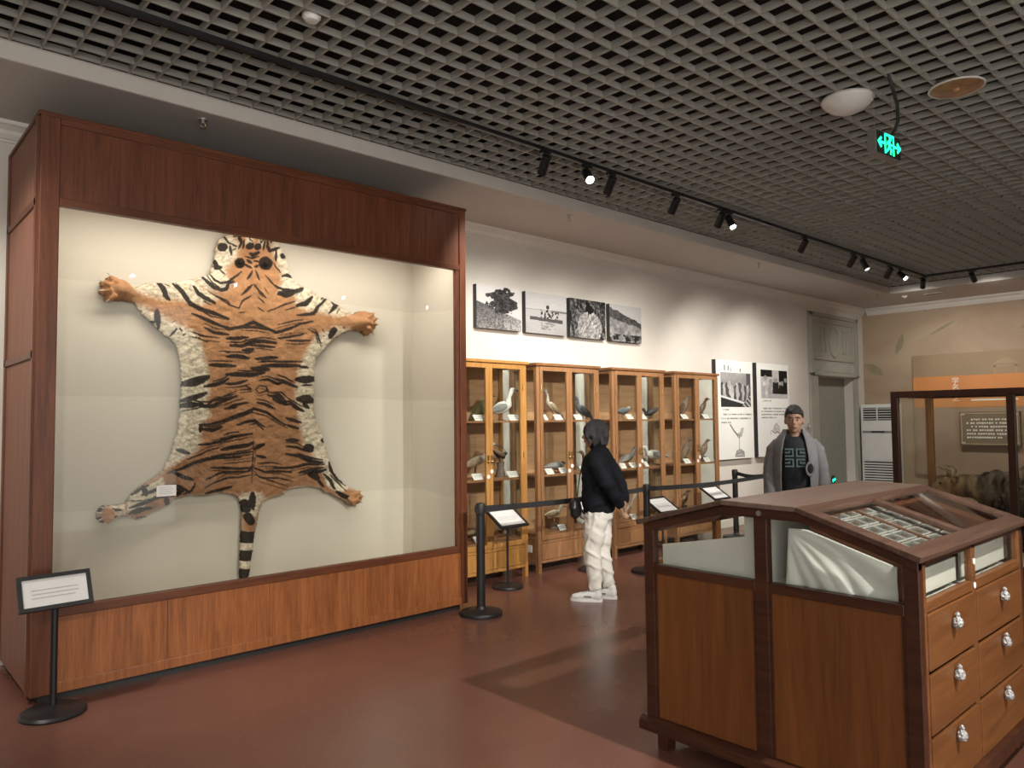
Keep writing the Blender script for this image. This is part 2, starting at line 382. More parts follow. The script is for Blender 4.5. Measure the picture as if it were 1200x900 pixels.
# walls (the long wall has the doorway)
DX0, DX1, DZ = 12.79, 14.28, 2.34
w = MB().box(XA-0.25, DX0, YB, YB+0.3, 0, 4.2).box(DX1, XB+0.25, YB, YB+0.3, 0, 4.2).box(DX0, DX1, YB, YB+0.3, DZ, 4.2)
tag(obj('wall_left', w, 'wall_paint'), 'long off-white wall behind the bird cabinets', None, None, 'structure')
tag(obj('wall_front', MB().box(XA-0.25, XA, 0.6, YB, 0, 4.2), 'wall_paint'), 'short off-white end wall of the hall', None, None, 'structure')
tag(obj('wall_right', MB().box(4.5, XB+0.25, YA-0.25, YA, 0, 4.2), 'wall_paint'), 'long off-white wall facing the bird cabinets', None, None, 'structure')
m, nt, b = nodes_of('mural_paint')
fa = noise(nt, (1, 0.6, 1.2), 0.9, 5, 0.6, dist=0.8)
nt.links.new(ramp(nt, fa, (0.33, 0.235, 0.16), (0.42, 0.325, 0.225), 0.35, 0.65), b.inputs['Base Color']); b.inputs['Roughness'].default_value = 0.85
wb = tag(obj('wall_back', MB().box(XB, XB+0.25, YA, YB, 0, 4.2), m), 'beige painted end wall with a faint plant mural', None, None, 'structure')
plain('mural_leaf', (0.27, 0.235, 0.15), 0.85, var=0.1)
def leaf(y, z, L, ang, wd):
    n = 9; pts = []
    for i in range(n+1): t = i/n; pts.append((t*L, wd*math.sin(PI*t)**0.8))
    for i in range(n-1, 0, -1): t = i/n; pts.append((t*L, -wd*math.sin(PI*t)**0.8*0.7))
    ca, sa = math.cos(ang), math.sin(ang)
    return [(y+p[0]*ca-p[1]*sa, z+p[0]*sa+p[1]*ca) for p in pts]
for (px, py, L, ang, wd) in [(1085, 366, 0.75, -1.95+PI, 0.055), (1050, 415, 0.4, 1.9, 0.07), (1035, 440, 0.42, 0.6, 0.09), (1195, 385, 0.4, 2.6, 0.06), (1120, 375, 0.5, -0.5, 0.03)]:
    p = on_x(px, py, XB)
    obj('leaf_print', MB().prism(leaf(p.y, p.z, L, ang, wd), 'x', XB-0.002, XB+0.01), 'mural_leaf', wb)

# ceiling: plastered soffit round a recess closed by an open metal grid
cl = MB()
ZT = ZG+0.004
cl.box(XA, XB, GY1, YB, ZS, ZT).box(XA, XB, YA, GY0, ZS, ZT).box(XA, GX0, GY0, GY1, ZS, ZT).box(GX1, XB, GY0, GY1, ZS, ZT)
ceil = tag(obj('ceiling', cl, 'ceiling_paint', bevel=0.012), 'white plaster soffit with an open grey metal grid', None, None, 'structure')
tag(obj('ceiling', MB().box(XA-0.25, XB+0.25, YA-0.25, YB+0.3, 4.2, 4.35).box(XA, XB, GY1+0.01, YB, ZT, 4.2).box(XA, XB, YA, GY0-0.01, ZT, 4.2).box(XA, GX0-0.01, GY0-0.01, GY1+0.01, ZT, 4.2).box(GX1+0.01, XB, GY0-0.01, GY1+0.01, ZT, 4.2), 'void_black'), 'dark slab above the open ceiling grid', None, None, 'structure')
bx0 = bpy.data.objects.new  # (alias kept short for the loops)
dx = dy = 0.158
bar_y = None; k = 0
x = 2.752-dx*31
while x < GX1:
    if x > GX0:
        if bar_y is None:
            bar_y = obj('grid_slat', MB().box(-0.006, 0.006, GY0, GY1, ZG, ZG+0.046), 'grid_metal', ceil); bar_y.location.x = x
        else: shared('grid_slat', bar_y, ceil, (x, 0, 0))
    x += dx
bar_x = None; y = 3.278+dy*10
while y > GY0:
    if bar_x is None:
        bar_x = obj('grid_slat', MB().box(GX0, GX1, -0.006, 0.006, ZG+0.001, ZG+0.042), 'grid_metal', ceil); bar_x.location.y = y
    else: shared('grid_slat', bar_x, ceil, (0, y, 0))
    y -= dy
shared('grid_slat', bar_x, ceil, (0, GY1-0.015, 0))

# crown mouldings and skirting
def crown(n, axis, at, a0, a1, s):
    pr = [(0, -0.13), (0.012, -0.13), (0.016, -0.115), (0.03, -0.11), (0.05, -0.085), (0.055, -0.06), (0.085, -0.035), (0.1, -0.028), (0.1, 0.0), (0, 0)]
    poly = [(at+s*p[0], ZS+p[1]) for p in pr]
    tag(obj('trim_%d' % n, MB().prism(poly, axis, a0, a1), 'trim_paint'), 'moulded white cornice under the soffit', None, None, 'structure')
crown(1, 'x', YB, XA, XB, -1); crown(2, 'y', XB, YA, YB-0.1, -1); crown(3, 'x', YA, XA, XB, 1)
sk = [(XA, DX0-0.28), (DX1+0.13, XB)]
q = MB()
for a, c_ in sk: q.box(a, c_, YB-0.018, YB, 0, 0.1)
tag(obj('baseboard_left', q, 'trim_paint'), 'low pale skirting along the long wall', None, None, 'structure')
tag(obj('baseboard_back', MB().box(XB-0.018, XB, YA, YB-0.02, 0, 0.1), 'trim_paint'), 'low pale skirting along the end wall', None, None, 'structure')

# doorway: grey-green door in a moulded surround with an ornamented panel over it
dr = thing('door_1', None, None, (DX0, YB, 0)); tag(dr, 'grey-green doorway with a tall ornamented panel above', None, None, 'structure')
obj('door_leaf', MB().box(DX0, DX1, YB+0.16, YB+0.21, 0, DZ), 'door_paint', dr)
SX0, SX1, SZ = 12.51, 14.42, 3.46
fr = MB().box(SX0, DX0, YB-0.05, YB, 0, DZ).box(DX1, SX1, YB-0.05, YB, 0, DZ)
obj('jamb', fr, 'frame_paint', dr, bevel=0.006)
obj('head_panel', MB().box(SX0, SX1, YB-0.04, YB, DZ, SZ), 'frame_paint', dr, bevel=0.004)
o1 = MB()
for (a, c_, z0, z1) in [(SX0, SX1, SZ-0.07, SZ), (SX0, SX0+0.09, DZ, SZ), (SX1-0.09, SX1, DZ, SZ), (SX0, SX1, DZ, DZ+0.05)]: o1.box(a, c_, YB-0.075, YB-0.03, z0, z1)
obj('head_moulding', o1, 'frame_paint', dr, bevel=0.008)
cx = (SX0+SX1)/2; o2 = MB()
for (a, c_, z0, z1) in [(SX0+0.16, SX1-0.16, SZ-0.17, SZ-0.14), (SX0+0.16, SX1-0.16, 2.62, 2.65), (SX0+0.16, SX0+0.19, 2.62, SZ-0.14), (SX1-0.19, SX1-0.16, 2.62, SZ-0.14)]: o2.box(a, c_, YB-0.06, YB-0.035, z0, z1)
obj('inner_moulding', o2, 'frame_paint', dr, bevel=0.006)
ring = MB().torus((0, 0, 0), 0.22, 0.03, (0, 1, 0)); ring.v = [(cx+p[0]*0.85, YB-0.045+p[1]*0.6, 2.97+p[2]*1.2) for p in ring.v]
obj('ring_ornament', ring, 'frame_paint', dr, smooth=True)
for sx in (-1, 1):
    for d_ in (0.36, 0.50):
        obj('bar_ornament', MB().box(cx+sx*d_-0.022, cx+sx*d_+0.022, YB-0.065, YB-0.035, 2.76, 3.2), 'frame_paint', dr, bevel=0.008)
    obj('arch_ornament', MB().box(cx+sx*0.43-0.09, cx+sx*0.43+0.09, YB-0.065, YB-0.035, 3.18, 3.22), 'frame_paint', dr, bevel=0.008)
for i in range(22):
    xx = SX0+0.2+i*(SX1-SX0-0.4)/21
    obj('flute', MB().cyl((xx, YB-0.04, 2.42), (xx, YB-0.04, 2.57), 0.02, n=8), 'frame_paint', dr, smooth='auto')
# light switch on the surround
sp = on_y(948, 499, YB-0.05)
t_ = thing('light_switch', 'small grey switch on the door surround', 'switch', (sp.x, YB-0.05, sp.z-0.045))
obj('plate', MB().box(sp.x-0.045, sp.x+0.045, YB-0.06, YB-0.05, sp.z-0.045, sp.z+0.045), 'grey_metal', t_, bevel=0.003)
obj('rocker', MB().box(sp.x-0.02, sp.x+0.02, YB-0.066, YB-0.06, sp.z-0.03, sp.z+0.03), 'white_plastic', t_)

# ================================================================ CEILING FITTINGS
def track(name, label, a, c_, horizontal):
    mbt = MB()
    (mbt.box(a[0], c_[0], a[1]-0.018, a[1]+0.018, TRACK_Z, TRACK_Z+0.031) if horizontal else mbt.box(a[0]-0.018, a[0]+0.018, a[1], c_[1], TRACK_Z-0.001, TRACK_Z+0.030))
    return tag(obj(name, mbt, 'black_metal'), label, 'light track', 'lighting tracks under the grid')
track('light_track', 'black lighting track running beside the bird cabinets', (-1.4, TRACK_Y), (TRACK_X+0.02, TRACK_Y), True)
track('light_track', 'black lighting track crossing in front of the mural wall', (TRACK_X, TRACK_Y2+0.02), (TRACK_X, TRACK_Y-0.02), False)
track('light_track', 'black lighting track opposite the bird cabinets', (-1.4, TRACK_Y2), (TRACK_X, TRACK_Y2), True)
def track_head(x, y, aim, watts, cone, label, grp):
    p0 = Vector((x, y, TRACK_Z)); piv = p0+Vector((0, 0, -0.075)); d = (Vector(aim)-piv).normalized()
    t = thing('track_spotlight', label, 'spotlight', tuple(p0), 0, grp)
    along = (1, 0, 0) if abs(y-TRACK_Y) < 0.01 or abs(y-TRACK_Y2) < 0.01 else (0, 1, 0)
    mb = MB(); 
    if along[0]: mb.box(x-0.05, x+0.05, y-0.016, y+0.016, TRACK_Z-0.02, TRACK_Z)
    else: mb.box(x-0.016, x+0.016, y-0.05, y+0.05, TRACK_Z-0.02, TRACK_Z)
    obj('adapter', mb, 'black_metal', t)
    obj('stem', MB().cyl(p0+Vector((0, 0, -0.02)), piv, 0.011, n=8), 'black_metal', t)
    c0 = piv-d*0.045; c1 = piv+d*0.115
    can = MB().cyl(c0, c1-d*0.035, 0.038, n=18)
    obj('can', can, 'black_metal', t, smooth='auto', bevel=0.003)
    obj('snoot', MB().ring(c1-d*0.035, c1, 0.038, 0.034), 'black_metal', t, smooth='auto')
    obj('lens', MB().cyl(c1-d*0.0345, c1-d*0.027, 0.0335, n=18), 'lamp_lens', t)
    L = spot('lamp', tuple(c1+d*0.02), aim, watts, cone, 0.95 if cone > 75 else 0.6, WARM, 0.035)
    L.parent = t; L.location = Vector(L.location)-p0
    return t
for (x, y, aim, wt, cone, lab) in TRACK_LAMPS:
    track_head(x, y, aim, wt, cone, lab, 'track spotlights before the mural wall' if y != TRACK_Y else 'track spotlights on the cabinet side')
for (x, y, aim, wt, cone, lab) in FAR_LAMPS: track_head(x, y, aim, wt, cone, lab, 'track spotlights on the opposite side')

# sprinklers in the soffit
for i, (px, py, lab) in enumerate([(238, 140, 'small sprinkler in the soffit over the tiger case'), (667, 252, 'small sprinkler in the soffit over the bird cabinets'),
                                   (890, 308, 'small sprinkler in the soffit over the white wall panels'), (1028, 345, 'small sprinkler in the soffit by the recess corner')]):
    p = on_z(px, py, ZS); p.y = max(p.y, GY1+0.12)
    t = thing('sprinkler', lab, 'sprinkler', (p.x, p.y, ZS), 0, 'soffit sprinklers')
    obj('rosette', MB().lathe([(0.03, -0.008), (0.034, 0.0)], (p.x, p.y, ZS), 16), 'grey_metal', t, smooth='auto')
    obj('pipe', MB().cyl((p.x, p.y, ZS-0.03), (p.x, p.y, ZS-0.008), 0.012, n=10), 'grey_metal', t)
    obj('frame_arm', MB().tube([(p.x-0.012, p.y, ZS-0.03), (p.x-0.018, p.y, ZS-0.045), (p.x, p.y, ZS-0.06), (p.x+0.018, p.y, ZS-0.045), (p.x+0.012, p.y, ZS-0.03)], [0.004]*5, 6, (0, 1, 0)), 'brass', t)
    obj('deflector', MB().lathe([(0.022, -0.065), (0.022, -0.062)], (p.x, p.y, ZS), 14), 'grey_metal', t)
p = on_z(1060, 347, ZS)
t = thing('soffit_sensor', 'small white sensor in the soffit near the mural wall', 'sensor', (p.x, p.y, ZS))
obj('ring', MB().lathe([(0.045, -0.012), (0.05, 0)], (p.x, p.y, ZS), 18), 'white_plastic', t, smooth='auto')
obj('eye', MB().ell((p.x, p.y, ZS-0.014), (0.028, 0.028, 0.02)), 'white_card', t, smooth=True)
va, vb = on_z(1085, 345, ZS), on_z(1103, 343, ZS)
t = thing('air_vent', 'narrow dark slot vent in the soffit', 'vent', (va.x, (va.y+vb.y)/2, ZS))
y0, y1 = min(va.y, vb.y)-0.02, max(va.y, vb.y)+0.02
obj('frame', MB().box(va.x-0.05, va.x+0.05, y0, y1, ZS-0.006, ZS), 'trim_paint', t)
obj('slot', MB().box(va.x-0.035, va.x+0.035, y0+0.02, y1-0.02, ZS-0.008, ZS-0.006), 'dark_slot', t)

# round fittings in the grid
p = on_z(365, 21, ZG)
t = thing('smoke_detector', 'small round white smoke detector in the ceiling grid', 'smoke detector', (p.x, p.y, ZG))
obj('base', MB().lathe([(0.05, 0.0), (0.055, 0.05)], (p.x, p.y, ZG), 22), 'white_plastic', t, smooth='auto')
obj('cap', MB().lathe([(0.02, -0.022), (0.036, -0.018), (0.045, 0.0)], (p.x, p.y, ZG), 22), 'white_plastic', t, smooth='auto')
p = on_z(993, 122, ZG-0.04)
t = thing('ceiling_speaker', 'shallow white dome speaker hanging under the ceiling grid', 'speaker', (p.x, p.y, ZG))
obj('rim', MB().lathe([(0.165, -0.03), (0.172, -0.015), (0.165, 0.0)], (p.x, p.y, ZG), 30), 'white_plastic', t, smooth='auto')
obj('dome', MB().lathe([(0.02, -0.105), (0.07, -0.098), (0.12, -0.075), (0.15, -0.048), (0.163, -0.03)], (p.x, p.y, ZG), 30), 'white_plastic', t, smooth='auto')
p = on_z(1121, 105, ZG-0.02)
t = thing('ceiling_disc', 'copper coloured round ceiling disc with a centre knob', 'ceiling fitting', (p.x, p.y, ZG))
obj('disc', MB().lathe([(0.145, -0.018), (0.16, -0.008), (0.165, 0.0)], (p.x, p.y, ZG), 30), 'copper_shade', t, smooth='auto')
obj('rim', MB().torus((p.x, p.y, ZG-0.008), 0.163, 0.007, (0, 0, 1), 32), 'white_plastic', t, smooth=True)
obj('knob', MB().ell((p.x, p.y, ZG-0.02), (0.022, 0.022, 0.016)), 'copper_shade', t, smooth=True)

# hanging exit sign
ex = on_z(1036, 172, 3.44); th = math.radians(-6); ex0 = ex
ca, sa = math.cos(th), math.sin(th); U = Vector((ca, sa, 0)); N = Vector((sa, -ca, 0)); W = Vector((0, 0, 1))
t = thing('exit_sign', 'hanging green and black running man exit sign on a black cable', 'exit sign', tuple(ex))
hw, hh = 0.165, 0.085
obj('housing', MB().obox(ex, U, N, W, hw, 0.03, hh), 'grey_metal', t, bevel=0.003)
obj('face', MB().obox(ex+N*0.032, U, N, W, hw-0.012, 0.003, hh-0.012), 'black_plastic', t)
def sp_(u_, v_): return ex+N*0.037+U*u_+W*v_
def strip(mb, pts, r):
    for a_, b_ in zip(pts[:-1], pts[1:]):
        A, B = sp_(*a_), sp_(*b_); d_ = (B-A); mb.obox((A+B)/2, d_.normalized(), N, d_.normalized().cross(N), d_.length/2+r*0.6, 0.0015, r)
mb = MB(); strip(mb, [(-0.055, -0.062), (-0.055, 0.064), (0.055, 0.064), (0.055, -0.062)], 0.007); obj('door_symbol', mb, 'exit_green', t)
mb = MB(); strip(mb, [(0.0, 0.022), (-0.004, -0.012), (0.022, -0.03), (0.016, -0.058)], 0.008); strip(mb, [(-0.004, -0.012), (-0.02, -0.035), (-0.038, -0.05)], 0.007)
strip(mb, [(-0.03, 0.0), (-0.018, 0.02), (0.004, 0.018), (0.02, 0.0), (0.036, 0.004)], 0.006); mb.obox(sp_(0.012, 0.043), U, N, W, 0.012, 0.0015, 0.012); obj('running_man_symbol', mb, 'exit_green', t)
for s in (-1, 1):
    mb = MB(); strip(mb, [(s*0.07, 0), (s*0.125, 0)], 0.008); strip(mb, [(s*0.11, 0.028), (s*0.142, 0), (s*0.11, -0.028)], 0.009); obj('arrow_symbol', mb, 'exit_green', t)
ct = on_z(1040, 88, ZG)
pts = [Vector((ct.x, ct.y, ZG+0.03)), ct.lerp(ex, 0.35)+U*0.10+Vector((0.0, -0.02, 0.0)), ct.lerp(ex, 0.6)+U*0.17+Vector((0, 0, 0.03)), ct.lerp(ex, 0.8)+U*0.14+Vector((0, 0, 0.05)), ex+U*0.09+W*hh]
obj('cable', MB().tube(pts, [0.012]*5, 8), 'black_plastic', t, smooth=True)
for sx in (-0.12, 0.13): obj('hanger_wire', MB().cyl(ex+U*sx+W*hh, Vector((ex.x, ex.y, ZG+0.02))+U*sx, 0.002, n=6), 'grey_metal', t)
# ================================================================ TIGER SKIN CASE
CX0, CX1, CY, CZ = 0.872, 4.07, 5.05, 3.44
GX_0, GX_1, GZ0, GZ1 = 0.975, 3.965, 0.54, 2.91
IY = 5.79                                       # face of the inner back panel
tc = thing('display_case', 'tall reddish wooden wall case with a big glass front, holding the tiger skin', 'display case', ((CX0+CX1)/2, CY, 0))
obj('plinth', MB().box(CX0+0.05, CX1-0.05, CY+0.05, 6.07, 0, 0.06), 'black_plastic', tc)
for x0, x1, lab in ((CX0, CX0+0.03, 0), (CX1-0.03, CX1, 0)):
    sd = obj('side_panel', MB().box(x0, x1, CY+0.05, 6.08, 0.05, CZ), 'case_wood_side_lit', tc)
    xo = x0-0.012 if x0 == CX0 else x1
    for z in (2.02, 2.93): obj('batten', MB().box(xo, xo+0.012, CY+0.06, 6.08, z-0.02, z+0.02), 'case_wood', sd)
    for y in (CY+0.051, 6.03): obj('edge_strip', MB().box(xo, xo+0.012, y, y+0.05, 0.05, CZ), 'case_wood', sd)
obj('back_board', MB().box(CX0+0.03, CX1-0.03, 6.05, 6.08, 0.06, CZ-0.02), 'case_wood', tc)
obj('top_board', MB().box(CX0-0.012, CX1+0.012, CY, 6.08, CZ, CZ+0.025), 'case_wood_x', tc, bevel=0.004)
obj('header_panel', MB().box(GX_0, GX_1+0.037, CY+0.012, CY+0.035, GZ1+0.045, CZ-0.035), 'case_wood', tc)
obj('header_rail', MB().box(GX_0, GX_1+0.037, CY, CY+0.04, CZ-0.04, CZ), 'case_wood_x', tc, bevel=0.004)
obj('header_rail', MB().box(GX_0, GX_1+0.037, CY, CY+0.05, GZ1, GZ1+0.05), 'case_wood_x', tc, bevel=0.004)
obj('post', MB().box(CX0, GX_0, CY, CY+0.05, 0.05, CZ), 'case_wood', tc, bevel=0.005)
obj('post', MB().box(GX_1, GX_1+0.035, CY+0.005, CY+0.05, GZ0, GZ1), 'case_wood', tc, bevel=0.005)
obj('post', MB().box(GX_1+0.037, CX1, CY, CY+0.05, 0.05, CZ), 'case_wood', tc, bevel=0.005)
obj('sill_rail', MB().box(GX_0, GX_1+0.037, CY, CY+0.05, GZ0-0.055, GZ0), 'case_wood_x', tc, bevel=0.004)
xs = [GX_0, 1.62, 2.30, 3.05, GX_1+0.037]
for a, c_ in zip(xs[:-1], xs[1:]): obj('lower_panel', MB().box(a+0.0015, c_-0.0015, CY+0.01, CY+0.035, 0.11, GZ0-0.055), 'case_wood_low_lit', tc)
obj('bottom_rail', MB().box(GX_0, GX_1+0.037, CY, CY+0.045, 0.05, 0.11), 'case_wood_low_lit', tc, bevel=0.003)
SEAM = on_y(345, 500, CY+0.03).x
for a, c_ in ((GX_0, SEAM-0.002), (SEAM+0.002, GX_1)): obj('glass_pane', MB().box(a, c_, CY+0.022, CY+0.03, GZ0, GZ1), 'case_glass', tc)
# pale lining with a faint printed hill landscape
m, nt, b = nodes_of('lining_print')
tcn = nt.nodes.new('ShaderNodeTexCoord'); mp = nt.nodes.new('ShaderNodeMapping'); mp.inputs['Scale'].default_value = (0.25, 1, 1.0)
wv = nt.nodes.new('ShaderNodeTexWave'); wv.bands_direction = 'Z'; wv.inputs['Scale'].default_value = 0.36; wv.inputs['Distortion'].default_value = 5.5; wv.inputs['Detail'].default_value = 2; wv.inputs['Detail Scale'].default_value = 0.6; wv.wave_profile = 'SAW'
nt.links.new(tcn.outputs['Object'], mp.inputs[0]); nt.links.new(mp.outputs[0], wv.inputs[0])
nt.links.new(ramp(nt, wv.outputs['Fac'], (0.49, 0.445, 0.385), (0.54, 0.495, 0.43), 0.1, 0.9), b.inputs['Base Color']); b.inputs['Roughness'].default_value = 0.8
obj('lining', MB().box(CX0+0.03, CX1-0.03, IY, IY+0.02, 0.3, CZ-0.05), m, tc)
obj('lining', MB().box(GX_0-0.02, GX_0-0.005, CY+0.055, IY, 0.3, CZ-0.05), m, tc)
obj('lining', MB().box(GX_1+0.045, GX_1+0.06, CY+0.055, IY, 0.3, CZ-0.05), m, tc)
obj('case_floor', MB().box(GX_0, GX_1+0.03, CY+0.05, IY, 0.27, 0.30), m, tc)
obj('light_tube', MB().cyl((1.1, CY+0.20, GZ1+0.22), (3.85, CY+0.20, GZ1+0.22), 0.018, n=12), 'tube_glow', tc, smooth='auto')
obj('tube_holder', MB().box(1.05, 3.9, CY+0.15, CY+0.25, GZ1+0.25, GZ1+0.29), 'white_plastic', tc)
area('case_tube_light', (2.47, CY+0.20, GZ1+0.19), (2.47, CY+0.36, 1.2), 25, 2.7, 0.1, (1, 0.915, 0.80))

# ---------------------------------------------------------------- the tiger skin itself
SKY = IY-0.035
def uv2w(u, v):                                  # outline sketch units -> on the lining plane
    p = on_y(90+u/2, 250+v/2, SKY); return p.x, p.z
OUT = [(362,40),(350,50),(335,60),(323,80),(322,100),(318,120),(310,140),(297,148),(280,152),(262,156),(240,160),(215,165),(190,162),(165,163),(145,170),(130,176),(120,168),(108,158),(95,155),
(84,149),(75,147),(68,151),(67,157),(58,158),(52,163),(52,170),(57,175),(50,181),(50,188),(57,193),(64,194),(62,203),(66,210),(74,211),(85,207),(100,205),(118,207),(135,212),(142,225),(160,245),(175,258),(190,272),(205,287),
(220,297),(232,310),(236,330),(240,350),(243,375),(244,400),(243,425),(240,450),(241,470),(236,490),(236,510),(228,530),(222,555),(215,575),(207,590),(200,605),(188,615),(172,625),(157,635),(140,645),(128,655),(120,668),(110,680),
(95,682),(75,685),(60,684),(52,690),(47,696),(44,705),(46,716),(52,726),(62,727),(75,720),(95,712),(110,708),(125,712),(140,718),(155,712),(175,700),(195,693),(215,682),(225,668),(240,665),(265,660),(290,663),(310,660),(335,655),
(355,657),(375,665),(383,680),(386,700),(384,725),(383,750),(382,780),(381,810),(380,840),(382,857),(390,861),(399,856),(404,840),(407,810),(412,780),(415,750),(420,725),(425,700),(432,680),(450,668),(480,660),(500,645),(520,642),
(550,640),(570,645),(580,655),(600,660),(615,668),(630,680),(640,684),(655,682),(664,672),(665,660),(656,648),(640,645),(625,635),(612,620),(600,605),(595,590),(592,575),(585,555),(578,535),(572,510),(565,495),(558,480),(555,455),
(555,430),(556,405),(556,380),(556,360),(560,340),(575,325),(585,310),(600,295),(615,285),(635,277),(650,275),(662,278),(672,286),(681,287),(688,279),(694,272),(698,263),(694,256),(699,250),(694,240),(686,234),(675,230),(655,230),
(645,237),(630,228),(610,215),(590,203),(570,195),(550,182),(530,172),(515,165),(505,155),(495,135),(490,115),(482,90),(470,72),(455,60),(448,40),(440,18),(425,2),(405,-4),(385,2),(370,18)]
WHITE = [[(335,50),(365,50),(374,90),(365,115),(345,130),(345,145),(362,165),(345,182),(300,182),(262,150),(290,146),(306,138),(316,100)],
 [(128,172),(165,158),(215,160),(262,150),(300,180),(328,198),(290,214),(240,205),(200,202),(150,190)],
 [(132,214),(165,225),(190,238),(215,252),(245,265),(275,280),(290,310),(298,340),(305,380),(307,420),(300,450),(312,470),(285,500),(290,535),(275,560),(232,580),(198,606),(190,600),(205,560),(228,500),(234,400),(228,310),(185,275)],
 [(445,50),(486,85),(500,130),(520,162),(538,176),(515,196),(470,186),(478,160),(468,120),(455,95)],
 [(515,160),(648,236),(600,242),(560,232),(530,227),(508,212)],
 [(562,360),(605,290),(645,273),(605,268),(565,283),(547,305),(532,330),(516,370),(509,420),(514,460),(520,500),(530,540),(557,582),(592,605),(604,600),(586,540),(562,470)],
 [(372,662),(384,655),(425,655),(440,668),(425,690),(418,712),(390,712),(386,690)],
 [(376,745),(418,745),(410,865),(376,865)], [(120,660),(200,618),(205,640),(150,690),(112,700)], [(40,690),(110,680),(112,706),(50,730)], [(480,655),(505,640),(545,640),(520,655)], [(566,596),(604,603),(632,640),(612,655),(585,640)], [(385,60),(402,62),(402,80),(388,78)], [(412,60),(430,62),(428,80),(414,78)]]
def cv(k): return {'B': (280,20,.2333), 'A': (20,100,.2667), 'F': (480,160,.2222), 'C': (180,160,.4), 'D': (180,400,.4), 'E': (20,580,.3333)}[k]
